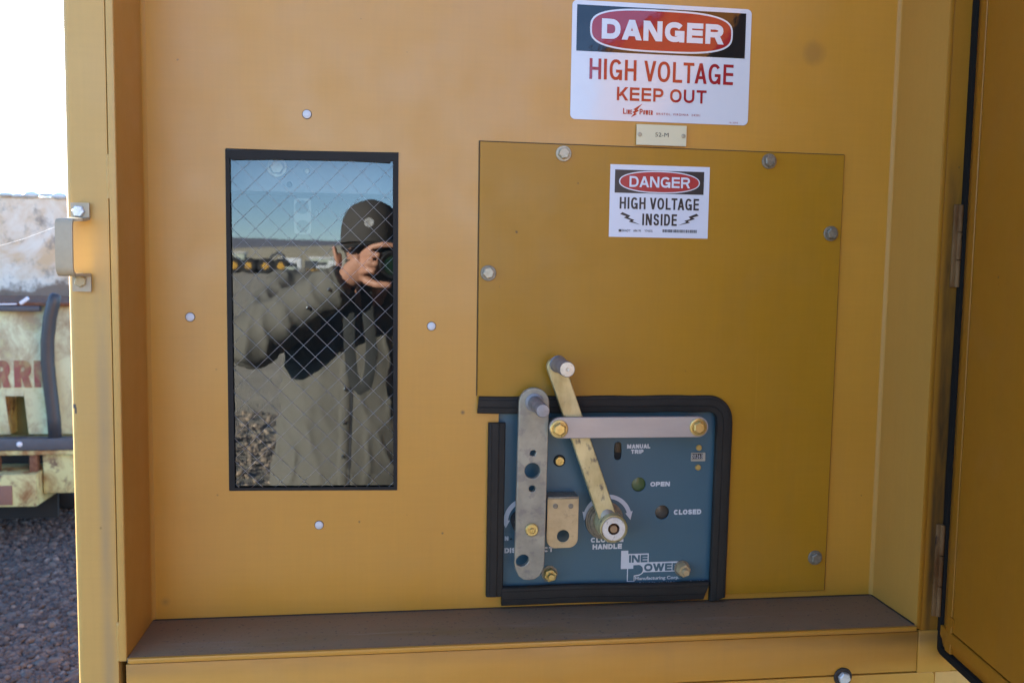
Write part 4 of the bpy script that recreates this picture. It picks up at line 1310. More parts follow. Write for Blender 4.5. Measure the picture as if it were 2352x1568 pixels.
YM = 4.05
def at_old(X, Z, f=(YM + 1.2) / 6.5):
    return X * f, 1.6 + (Z - 1.6) * f
tk = thing("rusty_tank", "white steel tank wall with rust stains and a scalloped top edge", "tank", (-2.6, 5.4, 0))
f5 = (5.2 + 1.2) / 6.5
bm = bmesh.new()
box(bm, -7.0, -1.55, 5.2, 6.4, 0.35, 1.6 + 0.435 * f5, 0.03, 3)
obj("shell", bm, M['tankwhite'], tk)
bm = bmesh.new()
for i in range(60):
    x = -6.9 + i * 0.088 + random.uniform(-.008, .008)
    ellipsoid(bm, (x, 5.2, 1.6 + 0.440 * f5 + random.uniform(-.008, .008)), (0.052, 0.04, random.uniform(0.012, 0.024)), 10, 8)
obj("scalloped_edge", bm, plain("bright_edge", (0.62, 0.64, 0.64), 0.4), tk, angle=180)
for x in (-4.2, -1.9):
    boxobj("leg", x, x + 0.15, 5.5, 5.65, 0, 0.36, M['chassis'], tk)

mc = thing("old_machine", "pale yellow rusted machine with worn red letters and a black hose", "machine", (-2.3, 4.6, 0))
bm = bmesh.new()
x0 = at_old(-6.4, 0)[0]; x1 = at_old(-2.16, 0)[0]
zt_ = at_old(0, 1.285)[1]; zb_ = at_old(0, 0.38)[1]
k = 14
pr = [(YM + 0.06 * (1 - math.sin(PI * i / k)) ** 1.0, zb_ + (zt_ - zb_) * i / k) for i in range(k + 1)]
wx0, wx1 = at_old(-2.668, 0)[0], at_old(-2.545, 0)[0]
wz1 = at_old(0, 0.66)[1]
for (xa, xb, zmin) in ((x0, wx0, 0), (wx0, wx1, wz1), (wx1, x1, 0)):
    q = [(y, z) for y, z in pr if z >= zmin] if zmin else pr
    if zmin: q = [(q[0][0], zmin)] + q
    A_ = [bm.verts.new((xa, y, z)) for y, z in q]; B_ = [bm.verts.new((xb, y, z)) for y, z in q]
    for i in range(len(q) - 1):
        bm.faces.new((A_[i], B_[i], B_[i + 1], A_[i + 1]))
bmesh.ops.recalc_face_normals(bm, faces=bm.faces[:])
for f in bm.faces:
    if f.normal.y > 0: f.normal_flip()
obj("side_panel", bm, M['machine'], mc, angle=60)
boxobj("hood_top", x0, x1, YM + 0.02, YM + 1.0, zt_ + 0.0005, zt_ + 0.02, M['rust'], mc, 0.004)
boxobj("top_rim", x0, at_old(-2.42, 0)[0], YM - 0.012, YM + 0.03, zt_ - 0.03, zt_, M['railgrey'], mc, 0.006)
boxobj("recess_lining", wx0 - .03, wx1 + .03, YM + 0.16, YM + 0.20, zb_ - .02, wz1 + 0.05, plain("olive_lining", (0.16, 0.13, 0.03), 0.7, var=0.3, nscale=14), mc, 0)
boxobj("recess_jamb", wx1 + 0.001, wx1 + 0.02, YM + 0.062, YM + 0.165, zb_, wz1, M['chassis'], mc, 0)
boxobj("recess_jamb", wx0 - 0.02, wx0 - 0.001, YM + 0.062, YM + 0.165, zb_, wz1, M['chassis'], mc, 0)
boxobj("end_panel", at_old(-2.30, 0)[0], at_old(-2.0, 0)[0], YM + 0.10, YM + 0.14, zb_, zt_, M['chassis'], mc)
bm = bmesh.new()
for (px_, pz, w_, h_, r_) in ((-2.515, 1.322, 0.055, 0.020, 0.65), (-2.62, 1.298, 0.09, 0.008, 0.03)):
    X_, Z_ = at_old(px_, pz)
    box(bm, -w_ / 2, w_ / 2, -0.008, 0.008, -h_ / 2, h_ / 2, 0.003, mtx=Matrix.Translation((X_, YM - 0.01, Z_)) @ Matrix.Rotation(-r_, 4, 'Y'))
obj("peeling_flake", bm, plain("white_flake", (0.7, 0.72, 0.76), 0.6), mc)
fm = (YM + 1.2) / 6.5
def letters(s_, xa, xb, za, zb2):
    A_ = at_old(xa, za); B_ = at_old(xb, zb2)
    o = caps(s_, A_[0] * 1000, B_[0] * 1000, A_[1] * 1000, B_[1] * 1000, YM - 0.003, M['letter'], mc, 0.24, 0.1)
    return o
letters("R", -2.735, -2.625, 0.722, 0.91)
letters("R", -2.600, -2.487, 0.722, 0.91)
letters("K", -2.470, -2.355, 0.722, 0.91)
bm = bmesh.new()
hp = [(-2.288, 1.375), (-2.292, 1.36), (-2.305, 1.31), (-2.33, 1.21), (-2.350, 1.05), (-2.352, 0.90), (-2.338, 0.70), (-2.322, 0.52), (-2.314, 0.30)]
tube(bm, [(at_old(x, z)[0], YM - 0.06, at_old(x, z)[1]) for x, z in hp], [0.020, 0.030] + [0.035] * (len(hp) - 2), 14)
obj("hose", bm, M['hose'], mc, angle=180)
A_ = at_old(-4.2, 0.385); B_ = at_old(-2.05, 0.303)
rl = boxobj("rail", A_[0], B_[0], YM - 0.10, YM - 0.02, B_[1], A_[1], M['railgrey'], mc, 0.006)
X_, Z_ = at_old(-2.53, 0.347)
bm = bmesh.new(); ellipsoid(bm, (X_, YM - 0.102, Z_), (0.016, 0.012, 0.016), 14, 10)
obj("rail_bolt", bm, M['v_white'], rl)
A_ = at_old(-4.2, 0.300); B_ = at_old(-2.05, 0.268)
boxobj("flange_strip", A_[0], B_[0], YM - 0.09, YM - 0.0, B_[1], A_[1], M['chassis'], mc, 0.004)
A_ = at_old(-2.405, 0.266); B_ = at_old(-2.05, -0.01)
boxobj("chassis_beam", A_[0], B_[0], YM - 0.06, YM + 0.25, B_[1], A_[1], M['chassis'], mc, 0.008)
A_ = at_old(-4.2, 0.15); B_ = at_old(-2.413, -0.075)
fb = boxobj("step_box", A_[0], B_[0], YM - 0.14, YM + 0.15, B_[1], A_[1], M['chassis'], mc, 0.006)
A_ = at_old(-2.70, 0.075); B_ = at_old(-2.565, -0.06)
boxobj("rust_plate", A_[0], B_[0], YM - 0.146, YM - 0.1405, B_[1], A_[1], plain("rust_plate", (0.25, 0.13, 0.09), 0.8), fb, 0.002)
for x in (-2.73, -2.48):
    A_ = at_old(x, 0.268); B_ = at_old(x + 0.05, 0.15)
    boxobj("strut", A_[0], B_[0], YM - 0.08, YM - 0.04, B_[1] + .0005, A_[1] - .0005, M['rust'], mc)
A_ = at_old(-4.2, 0.268); B_ = at_old(-2.41, 0.15)
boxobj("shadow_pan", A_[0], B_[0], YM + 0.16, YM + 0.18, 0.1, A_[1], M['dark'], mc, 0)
boxobj("machine_core", x0, x1, YM + 0.22, YM + 1.0, 0.3, zt_ - .001, M['chassis'], mc, 0)
for x in (-3.2, -2.2):
    bm = bmesh.new()
    lathe(bm, [(0, 0), (0.20, 0), (0.22, 0.03), (0.22, 0.17), (0.20, 0.2), (0, 0.2)], axis='X', seg=28, loc=(x, YM + 0.75, 0.22))
    obj("wheel", bm, M['hose'], mc)

# ================================================================== YARD SEEN IN THE WINDOW
M['yellow'] = plain("machine_yellow", (0.55, 0.30, 0.04), 0.5, var=0.15, nscale=1)
M['tyre'] = plain("tyre_rubber", (0.02, 0.02, 0.021), 0.85, var=0.2, nscale=3)
M['pale'] = plain("pale_green_paint", (0.45, 0.50, 0.42), 0.5, var=0.1, nscale=1)
M['white'] = plain("white_sheet_paint", (0.72, 0.74, 0.76), 0.5, var=0.05, nscale=1)
M['dgrey'] = plain("dark_sheet", (0.07, 0.075, 0.08), 0.6, var=0.1, nscale=1)
def tyre_mesh(r, w):
    bm = bmesh.new()
    lathe(bm, [(r * .45, -w / 2), (r * .9, -w / 2), (r, -w * .36), (r, w * .36), (r * .9, w / 2), (r * .45, w / 2)], axis='-Y', seg=28)
    return finish(bm, "tyre")
def hub_mesh(r, w):
    bm = bmesh.new()
    lathe(bm, [(0, -w / 2), (r * .46, -w * .45), (r * .46, w * .45), (0, w / 2)], axis='-Y', seg=20)
    return finish(bm, "hub")
def machine_row(name, label, cat, x, y, L, tr, pos, boom, cab, body_h, group=None, rim='yellow'):
    t = thing(name, label, cat, (x, y, 0), group)
    bm = bmesh.new()
    box(bm, x - L / 2, x + L / 2, y - 1.0, y + 0.9, tr * .55, body_h, 0.08)
    obj("body", bm, M['yellow'], t)
    tm, hm = tyre_mesh(tr, 0.8), hub_mesh(tr, 0.84)
    for dx in pos:
        for dy in (1.0, -1.1):
            o = link("tyre", tm, M['tyre'], t, (x + dx, y + dy, tr))
            h_ = link("hub", hm, M[rim]); h_.parent = o
    if cab:
        bm = bmesh.new(); box(bm, x + cab[0], x + cab[1], y - .7, y + .7, body_h, cab[2], 0.06)
        obj("cab", bm, M['dgrey'], t)
    if boom:
        bm = bmesh.new()
        tube(bm, [(x + bx, y + 0.6, bz) for bx, bz in boom], 0.22, 10)
        obj("boom", bm, M['dgrey'], t, angle=180)
    return t
KX = 154.0 / 81.2
machine_row("mining_loader", "low yellow loader with huge black tyres at far left of the mirrored yard", "loader", -13.2 * KX, -152, 3.6, 1.28, (-1.15, 1.15), None, None, 1.5, "loaders parked across the yard")
machine_row("mining_loader", "yellow loader with huge black tyres under the curved dark boom", "loader", -10.5 * KX, -152, 3.9, 1.28, (-1.25, 1.25), [(-1.2, 1.6), (-.3, 2.9), (.7, 3.5), (1.5, 3.1), (2.0, 1.5)], (-.5, .5, 2.2), 1.5, "loaders parked across the yard")
machine_row("mining_loader", "yellow loader with huge black tyres in the middle of the dark row", "loader", -12.0 * KX + .4, -155, 3.2, 1.22, (-.95, .95), None, (-.6, .3, 2.4), 1.5, "loaders parked across the yard")
vt = thing("pickup_truck", "pale green truck parked beside the black tyred loaders in the yard", "truck", (-8.95 * KX, -152, 0))
bm = bmesh.new(); xx = -8.95 * KX
box(bm, xx - .9, xx + .9, -153, -150.5, 0.5, 1.15, 0.08); obj("body", bm, M['pale'], vt)
bm = bmesh.new(); box(bm, xx - .8, xx + .8, -152.6, -151.2, 1.15, 1.85, 0.15); obj("cab", bm, M['dgrey'], vt)
tm = tyre_mesh(0.42, 0.3)
for dx in (-.6, .6):
    link("wheel", tm, M['tyre'], vt, (xx + dx, -150.6, .42))
machine_row("wheel_loader", "small orange yellow wheel loader left of the photographer in the mirrored yard", "loader", -5.4 * 108 / 61.2, -107, 1.7, 0.5, (-.5, .5), None, (-.45, .25, 1.7), 1.05)
# long white trailer and sheds
tl = thing("box_trailer", "white box trailer with bright slats behind the photographer's ear", "trailer", (-6.5 * 2.56, -231, 0))
xx = -6.4 * 2.56
bm = bmesh.new(); box(bm, xx - 3.2, xx + 3.4, -233, -230, 0.75, 1.35, 0.03); obj("deck", bm, M['white'], tl)
for i in range(5):
    boxobj("slat", xx - .3 + i * .75, xx + .25 + i * .75, -230.4, -230.2, 1.5, 2.6, M['white'], tl)
boxobj("headboard", xx - 3.0, xx - .6, -232, -230.3, 1.36, 2.3, M['dgrey'], tl)
for dx in (-2.2, -1.0, 2.4):
    link("wheel", tyre_mesh(.5, .4), M['tyre'], tl, (xx + dx, -230, .5))
sh = thing("yard_shed", "low white roofed shed at the foot of the tan hill", "shed", (-20, -260, 0))
boxobj("wall", -24, -16.5, -266, -260, 0, 3.3, M['pale'], sh)
bm = bmesh.new(); box(bm, -24.4, -16.0, -266.5, -259.5, 3.35, 3.75, 0.02); obj("roof", bm, M['white'], sh)
for i in range(3):
    boxobj("window", -23 + i * 2.4, -21.6 + i * 2.4, -259.95, -259.85, 1.3, 2.4, M['dgrey'], sh)
s2 = thing("yard_shed", "small rust red and grey shed at far left below the mountain", "shed", (-62, -330, 0))
boxobj("wall", -64, -58, -336, -330, 0, 5.2, M['rust'], s2)
boxobj("roof", -64.4, -53, -336.5, -329.5, 5.25, 5.7, M['white'], s2)
boxobj("lean_to", -57.9, -53.4, -335, -330.2, 0, 5.0, M['pale'], s2)

def far_box(name, label, cat, x, y, w, d, h, mt, roof=None, door=None):
    t = thing(name, label, cat, (x, y, 0))
    boxobj("body", x - w / 2, x + w / 2, y - d, y, 0.15, h, M[mt], t, 0.03)
    for i in range(int(w / 0.6)):
        boxobj("rib", x - w / 2 + .2 + i * .6, x - w / 2 + .35 + i * .6, y + .001, y + .06, 0.25, h - .1, M[mt], t, 0)
    for dx in (-w / 2 + .1, w / 2 - .35):
        boxobj("foot", x + dx, x + dx + .25, y - .4, y - .1, 0, .149, M['dgrey'], t, 0)
    return t
far_box("shipping_container", "long pale grey container at far left beyond the loaders", "container", -58, -300, 12, 2.5, 4.2, 'pale')
far_box("shipping_container", "white container standing behind the curved boom", "container", -33, -290, 7, 2.5, 3.6, 'white')
far_box("shipping_container", "dark container between the loaders and the white trailer", "container", -21.5, -236, 3.2, 2.5, 2.6, 'dgrey')
ph = thing("spoil_heap", "low heap of pale tan spoil in the middle of the mirrored yard", "heap", (-46, -250, 0))
bm = bmesh.new()
bmesh.ops.create_grid(bm, x_segments=26, y_segments=14, size=1)
for v in bm.verts:
    r_ = max(0.0, 1 - math.hypot(v.co.x, v.co.y))
    v.co = Vector((-46 + v.co.x * 13, -254 + v.co.y * 5, 3.6 * r_ ** .8 * (1 + .35 * mnoise.noise(Vector((v.co.x * 4, v.co.y * 4, 0)))) - .05))
obj("mound", bm, M['hill_tan'], ph, angle=180)

# ================================================================== PHOTOGRAPHER
def remesh(bms, name, vox, smooth=2, disp=None):
    """fuse overlapping closed pieces into one continuous surface"""
    me = bpy.data.meshes.new(name)
    bms.to_mesh(me); bms.free()
    o = bpy.data.objects.new("tmp", me); C.objects.link(o)
    m_ = o.modifiers.new("r", 'REMESH'); m_.mode = 'VOXEL'; m_.voxel_size = vox; m_.use_smooth_shade = True
    s_ = o.modifiers.new("s", 'SMOOTH'); s_.factor = 0.5; s_.iterations = smooth
    dg = bpy.context.evaluated_depsgraph_get()
    out = bpy.data.meshes.new_from_object(o.evaluated_get(dg))
    bpy.data.objects.remove(o); bpy.data.meshes.remove(me)
    out.name = name
    if disp:
        out.update()
        co = np.empty(len(out.vertices) * 3); nr = np.empty(len(out.vertices) * 3)
        out.vertices.foreach_get("co", co); out.vertex_normals.foreach_get("vector", nr)
        co = co.reshape(-1, 3); nr = nr.reshape(-1, 3)
        d_ = np.array([disp(Vector(c)) for c in co])
        out.vertices.foreach_set("co", (co + nr * d_[:, None]).ravel())
    out.polygons.foreach_set("use_smooth", [True] * len(out.polygons))
    out.update()
    return out

def m_skin():
    t = NT("skin")
    t.col(t.mix(t.noise(40, 5), (0.42, 0.20, 0.125), (0.52, 0.27, 0.175)))
    t.rough(0.5); t.b.inputs["Subsurface Weight"].default_value = 0.0
    return t.m
def m_cloth(name, c, sc=900):
    t = NT(name)
    t.col(t.mix(t.noise(12, 5), tuple(v * .88 for v in c), tuple(v * 1.08 for v in c)))
    t.rough(0.9)
    t.bump(t.math('ADD', t.noise(9, 4, 0.55), t.math('MULTIPLY', t.noise(sc, 2), 0.02)), 0.35, 0.02)
    return t.m
M['skin'] = m_skin()
M['shirt'] = m_cloth("grey_shirt_cloth", (0.155, 0.147, 0.122))
M['trouser'] = m_cloth("dark_trouser_cloth", (0.05, 0.052, 0.06))
M['capcloth'] = m_cloth("charcoal_cap_cloth", (0.055, 0.05, 0.045))
M['hair'] = plain("brown_hair", (0.06, 0.04, 0.03), 0.7, var=0.3, nscale=300)
M['cambody'] = plain("camera_plastic", (0.02, 0.02, 0.021), 0.45, var=0.2, nscale=300)
M['strapcloth'] = m_cloth("strap_webbing", (0.05, 0.052, 0.048))

pe = thing("person", "person in grey shirt and charcoal cap holding a camera to the face", "person", (-0.13, -1.58, 0))
HC = Vector((-0.066, -1.462, 1.617))          # head centre
WR = Vector((-0.132, -1.318, 1.560))          # left wrist
EL = Vector((-0.400, -1.400, 1.385)); SH = Vector((-0.320, -1.590, 1.500))
WR2 = Vector((0.150, -1.335, 1.555)); EL2 = Vector((0.345, -1.42, 1.33)); SH2 = Vector((0.075, -1.60, 1.500))
bm = bmesh.new()
# head
ellipsoid(bm, HC + Vector((0, -.006, .030)), (.076, .096, .100))
ellipsoid(bm, HC + Vector((0, .022, -.045)), (.060, .066, .070))
ellipsoid(bm, HC + Vector((0, .062, -.088)), (.026, .022, .020))       # chin
ellipsoid(bm, HC + Vector((0, .078, .020)), (.050, .014, .012))        # brow
ellipsoid(bm, HC + Vector((0, .086, -.058)), (.024, .010, .006))       # lips
ellipsoid(bm, HC + Vector((0, .085, -.070)), (.020, .010, .006))
tube(bm, [HC + Vector((0, .085, .010)), HC + Vector((0, .097, -.014)), HC + Vector((0, .102, -.028)), HC + Vector((0, .090, -.036))], [.008, .011, .014, .012], 10)
for sx in (-1, 1):
    e = HC + Vector((sx * .088, .002, -.004))
    # ear: rim ring plus lobe
    tube(bm, [e + Vector((sx * (.013 + .008 * math.sin(R(a_))), -.017 * math.cos(R(a_)) - .004, .035 * math.sin(R(a_)) + .004)) for a_ in range(-80, 240, 20)], .0064, 8)
    ellipsoid(bm, e + Vector((sx * .004, .0, .0)), (.007, .015, .026), 10, 8)
    ellipsoid(bm, e + Vector((sx * .008, .006, -.026)), (.006, .009, .011), 10, 8)
# neck and torso core
tube(bm, [HC + Vector((0, -.010, -.02)), Vector((-.075, -1.500, 1.540)), Vector((-.105, -1.545, 1.47)), Vector((-.125, -1.575, 1.40))], [.058, .058, .066, .10], 16)
tube(bm, [(-.125, -1.58, 1.46), (-.13, -1.585, 1.30), (-.135, -1.585, 1.10), (-.14, -1.585, .95)], [(.09, .15), (.10, .15), (.095, .14), (.095, .15)], 20, upv=(0, 1, 0))
def limb(p, r, seg=14):
    tube(bm, p, r, seg)
    for q, rr_ in zip(p, r):
        ellipsoid(bm, q, (rr_,) * 3, 12, 8)
limb([SH, SH.lerp(EL, .5), EL], [.055, .047, .040]); limb([EL, EL.lerp(WR, .3), EL.lerp(WR, .7), WR], [.040, .042, .033, .027])
limb([SH2, SH2.lerp(EL2, .5), EL2], [.055, .047, .040]); limb([EL2, EL2.lerp(WR2, .3), WR2], [.040, .042, .028])
# legs and feet core
for sx in (-1, 1):
    hp_ = Vector((-.14 + sx * .095, -1.585, .93)); kn_ = Vector((-.14 + sx * .115, -1.57, .50)); an_ = Vector((-.14 + sx * .125, -1.60, .10))
    limb([hp_, kn_, an_], [.080, .056, .040])
# left hand: C grip round the lens, index over the top and thumb beneath
def finger(pts, r0, r1):
    k = len(pts)
    rr_ = [r0 + (r1 - r0) * i / (k - 1) for i in range(k)]
    tube(bm, pts, rr_, 10)
    for p, q in zip(pts, rr_):
        ellipsoid(bm, p, (q, q, q), 10, 8)
P0 = Vector((-.082, -1.288, 1.598))
tube(bm, [WR, WR.lerp(P0, .5), P0 + Vector((.006, .010, .006))], [(.024, .031), (.024, .038), (.019, .038)], 14, upv=(.3, 1, 0))
ellipsoid(bm, P0, (.022, .022, .036))
def V(*a_): return Vector(a_)
finger([V(-.082, -1.285, 1.632), V(-.058, -1.262, 1.650), V(-.030, -1.250, 1.657), V(-.004, -1.252, 1.655)], .0105, .0080)
finger([V(-.080, -1.272, 1.618), V(-.062, -1.244, 1.632), V(-.043, -1.238, 1.628), V(-.036, -1.252, 1.622)], .0105, .0085)
finger([V(-.082, -1.270, 1.600), V(-.066, -1.240, 1.608), V(-.048, -1.236, 1.604), V(-.040, -1.250, 1.602)], .0102, .0083)
finger([V(-.086, -1.274, 1.582), V(-.072, -1.248, 1.586), V(-.056, -1.242, 1.583), V(-.046, -1.254, 1.582)], .0095, .0075)
finger([V(-.092, -1.296, 1.576), V(-.072, -1.278, 1.556), V(-.044, -1.264, 1.548), V(-.014, -1.258, 1.547)], .0135, .0095)
# right hand on the camera grip
Q0 = Vector((.098, -1.325, 1.598))
tube(bm, [WR2, WR2.lerp(Q0, .6), Q0], [(.024, .031), (.022, .038), (.019, .036)], 14, upv=(0, 1, 0))
for i, dz in enumerate((.022, .006, -.010, -.025)):
    finger([Q0 + V(0, .010, dz), Q0 + V(-.004, .040, dz + .004), Q0 + V(-.024, .048, dz + .002), Q0 + V(-.038, .038, dz)], .0100, .0078)
finger([Q0 + V(-.005, -.012, .012), Q0 + V(-.026, -.034, .010), Q0 + V(-.050, -.040, .006)], .0125, .0095)
body = link("body", remesh(bm, "body", .0042, 3), M['skin'], pe)
for sx in (-1, 1):
    bm = bmesh.new(); ellipsoid(bm, HC + Vector((sx * .032, .078, .004)), (.0115, .010, .0105), 14, 10)
    obj("eye", bm, M['white'], pe, angle=180)
# hair: short band under the cap
bm = bmesh.new()
ellipsoid(bm, HC + Vector((0, -.016, .040)), (.082, .098, .085))
bmesh.ops.bisect_plane(bm, geom=bm.verts[:] + bm.edges[:] + bm.faces[:], plane_co=HC + Vector((0, .045, 0)), plane_no=(0, 1, -.25), clear_outer=True)
bmesh.ops.bisect_plane(bm, geom=bm.verts[:] + bm.edges[:] + bm.faces[:], plane_co=HC + Vector((0, 0, -.03)), plane_no=(0, .35, -1), clear_outer=True)
obj("hair", bm, M['hair'], pe, angle=180)
# cap
bm = bmesh.new()
cc_ = HC + Vector((0, -.006, .058))
pr = [(1.0, -.012), (1.0, .006), (.975, .034), (.915, .060), (.80, .082), (.62, .098), (.42, .107), (.2, .112), (0, .113)]
rings = []
for (r_, h_) in pr:
    if r_ == 0:
        rings.append([bm.verts.new(cc_ + Vector((0, 0, h_)))]); continue
    rings.append([bm.verts.new(cc_ + Vector((r_ * .091 * math.cos(2 * PI * i / 36), r_ * .108 * math.sin(2 * PI * i / 36), h_ + .006 * math.sin(2 * PI * i / 36)))) for i in range(36)])
for a_, b_ in zip(rings, rings[1:]):
    for i in range(36):
        j = (i + 1) % 36
        bm.faces.new((a_[i], a_[j], b_[j], b_[i]) if len(b_) > 1 else (a_[i], a_[j], b_[0]))
cap = obj("cap", bm, M['capcloth'], pe, angle=180)
bm = bmesh.new()
rows = []
for j in range(5):
    v_ = j / 4
    rows.append([bm.verts.new(cc_ + Vector(((.088 - .012 * v_ ** 2) * math.sin(R(a_)) * 1.0, .052 + .050 * math.cos(R(a_)) + v_ * .066 * max(0.0, math.cos(R(a_))) ** .6, -.006 - .012 * v_ - .018 * math.sin(R(a_)) ** 2))) for a_ in range(-88, 89, 8)])
for a_, b_ in zip(rows, rows[1:]):
    for i in range(len(a_) - 1):
        bm.faces.new((a_[i], a_[i + 1], b_[i + 1], b_[i]))
g_ = bmesh.ops.solidify(bm, geom=bm.faces[:], thickness=0.004)
obj("brim", bm, M['capcloth'], cap, angle=60)
bm = bmesh.new()
lathe(bm, [(.014, -.002), (.014, .0015), (.009, .0024), (.007, .0014), (0, .0014)], seg=24)
o = obj("badge", bm, plain("grey_badge", (0.34, 0.34, 0.33), 0.6), cap)
o.location = cc_ + Vector((-.004, .1035, .046)) - wloc(cap)
o.rotation_euler = (R(-14), 0, R(180))
# shirt
bm = bmesh.new()
tube(bm, [(-.095, -1.535, 1.515), (-.11, -1.555, 1.475), (-.125, -1.572, 1.42), (-.13, -1.578, 1.30), (-.135, -1.578, 1.15), (-.142, -1.575, 1.00), (-.145, -1.575, .88)],
     [(.078, .085), (.105, .165), (.128, .200), (.135, .208), (.134, .212), (.140, .226), (.145, .236)], 36, upv=(0, 1, 0))
def slv(p, r):
    k = 9
    pts, rad = [], []
    for i in range(len(p) - 1):
        for j in range(k):
            u = j / k
            pts.append(p[i].lerp(p[i + 1], u)); rad.append((r[i] + (r[i + 1] - r[i]) * u) * (1 + .020 * math.sin((i * k + j) * 1.9)))
    pts.append(p[-1]); rad.append(r[-1])
    tube(bm, pts, rad, 18)
    for q, rr_ in zip(p[:-1], r):
        ellipsoid(bm, q, (rr_ * 1.02,) * 3, 16, 12)
slv([SH + V(.05, 0, -.02), SH, SH.lerp(EL, .5), EL], [.095, .082, .080, .074]); slv([EL, EL.lerp(WR, .5), EL.lerp(WR, .80), EL.lerp(WR, .93)], [.076, .066, .054, .052])
slv([SH2 + V(-.05, 0, -.02), SH2, SH2.lerp(EL2, .5), EL2], [.095, .082, .078, .072]); slv([EL2, EL2.lerp(WR2, .5), EL2.lerp(WR2, .93)], [.074, .062, .050])
def wr(c):
    v_ = mnoise.noise(Vector((c.x * 7, c.y * 7, c.z * 3))) * .006
    v_ += (1 - abs(mnoise.noise(Vector((c.x * 13 + 4, c.y * 11, c.z * 9 + c.x * 6))))) ** 7 * (.011 if c.x < -.235 or c.z > 1.33 else .006)
    return v_
shirt = link("shirt", remesh(bm, "shirt", .0075, 2, wr), M['shirt'], pe)
# collar, placket seam, snap buttons
bm = bmesh.new()
tube(bm, [(-.10 + .072 * math.sin(R(a_)), -1.530 + .070 * math.cos(R(a_)), 1.520 - .012 * math.cos(R(a_))) for a_ in range(25, 340, 15)], [(.022, .007)] * 21, 10)
obj("collar", bm, M['shirt'], shirt, angle=60)
zs = np.linspace(1.40, .90, 14)
pts_front = []
deps = bpy.context.evaluated_depsgraph_get()
deps.update()
def surf(x, z):
    loc_w = Vector((x, 0.0, z)) - wloc(shirt)
    ok, h, n_, _ = shirt.ray_cast(loc_w, Vector((0, -1, 0)))
    return h.y + wloc(shirt).y if ok else -1.44
bm = bmesh.new()
for off, wd, hh in ((0.0, .018, .0035),):
    tube(bm, [(-.136 - .030 * (1.40 - z), surf(-.136 - .030 * (1.40 - z), z) - .001, z) for z in zs], [(.006, .017)] * len(zs), 8, upv=(0, 1, 0))
obj("placket", bm, M['shirt'], shirt, angle=60)
bm = bmesh.new()
tube(bm, [(-.117 - .030 * (1.40 - z), surf(-.117 - .030 * (1.40 - z), z) - .001, z) for z in zs], [.0035] * len(zs), 6)
obj("placket_shadow_seam", bm, M['trouser'], shirt, angle=60)
bm = bmesh.new()
lathe(bm, [(.0062, 0), (.0062, .0015), (.0045, .003), (0, .0034)], seg=18)
BT = finish(bm, "button", 60)
M['snap'] = plain("steel_snap", (0.75, 0.75, 0.72), 0.12, 1.0)
for z in (1.235, 1.135, 1.035):
    x = -.136 - .030 * (1.40 - z)
    o = link("button", BT, M['snap']); o.parent = shirt
    o.rotation_euler = (0, 0, PI); o.location = Vector((x, surf(x, z) + .006, z)) - wloc(shirt)
for u, dz in ((.84, .0), (.62, -.012)):
    q = EL.lerp(WR, u); 
    o = link("button", BT, M['snap']); o.parent = shirt
    o.rotation_euler = (0, 0, PI); y = surf(q.x, q.z + dz); o.location = Vector((q.x, y + .003, q.z + dz)) - wloc(shirt)
# cuff
bm = bmesh.new()
d_ = (WR - EL).normalized()
tube(bm, [EL.lerp(WR, .80), EL.lerp(WR, .815), EL.lerp(WR, .97), EL.lerp(WR, .985)], [.050, .056, .053, .048], 22)
obj("cuff", bm, M['shirt'], shirt, angle=60)
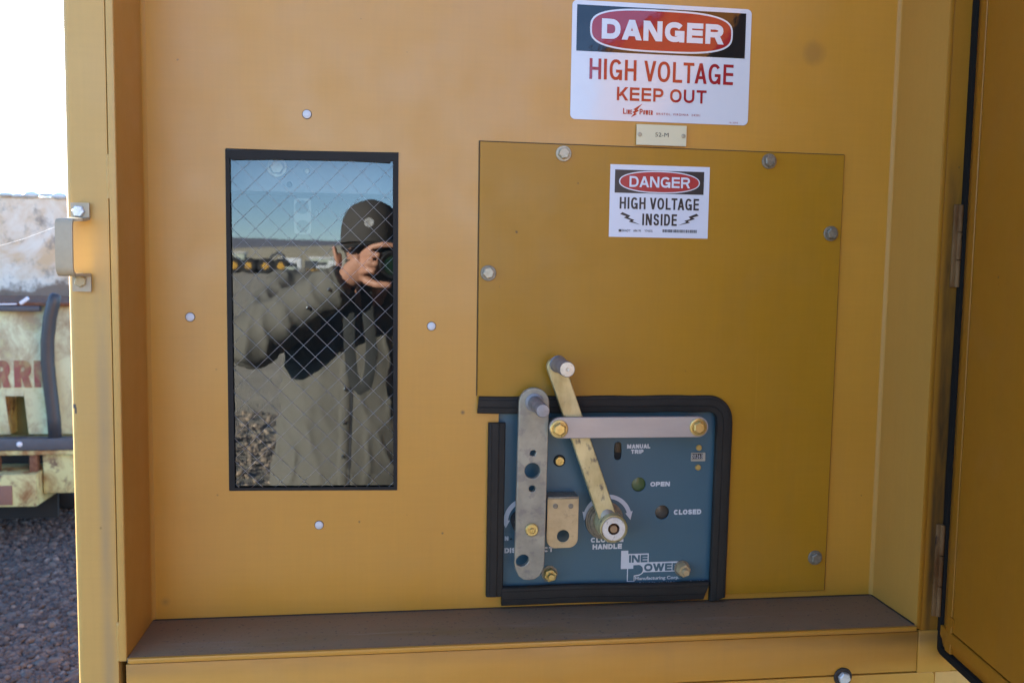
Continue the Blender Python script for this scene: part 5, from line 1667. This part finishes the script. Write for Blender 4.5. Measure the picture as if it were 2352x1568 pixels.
# trousers and shoes
bm = bmesh.new()
tube(bm, [(-.142, -1.58, 1.0), (-.142, -1.58, .90), (-.142, -1.58, .80)], [(.125, .19), (.128, .20), (.11, .19)], 24, upv=(0, 1, 0))
for sx in (-1, 1):
    tube(bm, [(-.14 + sx * .095, -1.585, .90), (-.14 + sx * .105, -1.58, .70), (-.14 + sx * .115, -1.57, .48), (-.14 + sx * .123, -1.59, .25), (-.14 + sx * .126, -1.60, .08)], [.105, .095, .078, .070, .068], 18)
link("trousers", remesh(bm, "trousers", .012, 2), M['trouser'], pe)
for sx in (-1, 1):
    bm = bmesh.new()
    xx = -.14 + sx * .13
    ellipsoid(bm, (xx, -1.60, .062), (.048, .062, .060)); ellipsoid(bm, (xx, -1.49, .045), (.046, .090, .042)); box(bm, xx - .045, xx + .045, -1.65, -1.41, .002, .03, .01)
    link("shoe", remesh(bm, "shoe", .008, 2), M['hair'], pe)

# held camera, turned with the view; its lens front sits just behind the viewpoint
hc = thing("camera", "black camera with a dark lens and neck strap held by the person", "camera", tuple(CAM + Vector((0, -.1, 0))))
TM = Matrix.Translation(CAM) @ CAM_ROT.to_4x4()        # local: x right, y up, +z back to the person
def cobj(name, bm, mat, parent=None):
    bmesh.ops.transform(bm, matrix=TM, verts=bm.verts[:])
    return obj(name, bm, mat, parent or hc)
bm = bmesh.new()
box(bm, -.068, .068, -.050, .040, .092, .142, .010, 3)
box(bm, -.028, .028, .036, .062, .090, .145, .010, 3)
box(bm, .040, .074, -.050, .036, .080, .120, .012, 3)
cbd = cobj("camera_body", bm, M['cambody'])
bm = bmesh.new()
def zl(prof, seg=40):
    lathe(bm, prof, axis='Z', seg=seg)
zl([(.026, .0135), (.029, .012), (.0345, .010), (.036, .012), (.036, .040), (.0335, .043), (.0335, .060), (.036, .063), (.036, .088), (.033, .095), (0, .095)])
lens = cobj("lens", bm, M['cambody'])
bm = bmesh.new()
zl([(.0268, .0150), (.018, .0125), (.008, .0112), (0, .0110)])
g_ = NT("coated_glass"); g_.col((0.012, 0.035, 0.022)); g_.rough(0.06); g_.b.inputs["Coat Weight"].default_value = 1.0
cobj("lens_glass", bm, g_.m, lens)
bm = bmesh.new()
sp_ = [(-.118, -1.325, 1.615), (-.124, -1.322, 1.54), (-.126, -1.335, 1.45), (-.125, -1.350, 1.369), (-.119, -1.362, 1.30), (-.108, -1.368, 1.258), (-.094, -1.370, 1.240), (-.078, -1.369, 1.252), (-.067, -1.365, 1.30), (-.063, -1.355, 1.37), (-.072, -1.345, 1.45), (-.080, -1.340, 1.56)]
tube(bm, sp_, [(.0016, .016)] * len(sp_), 8, upv=(0, 1, 0))
obj("strap", bm, M['strapcloth'], hc, angle=60)
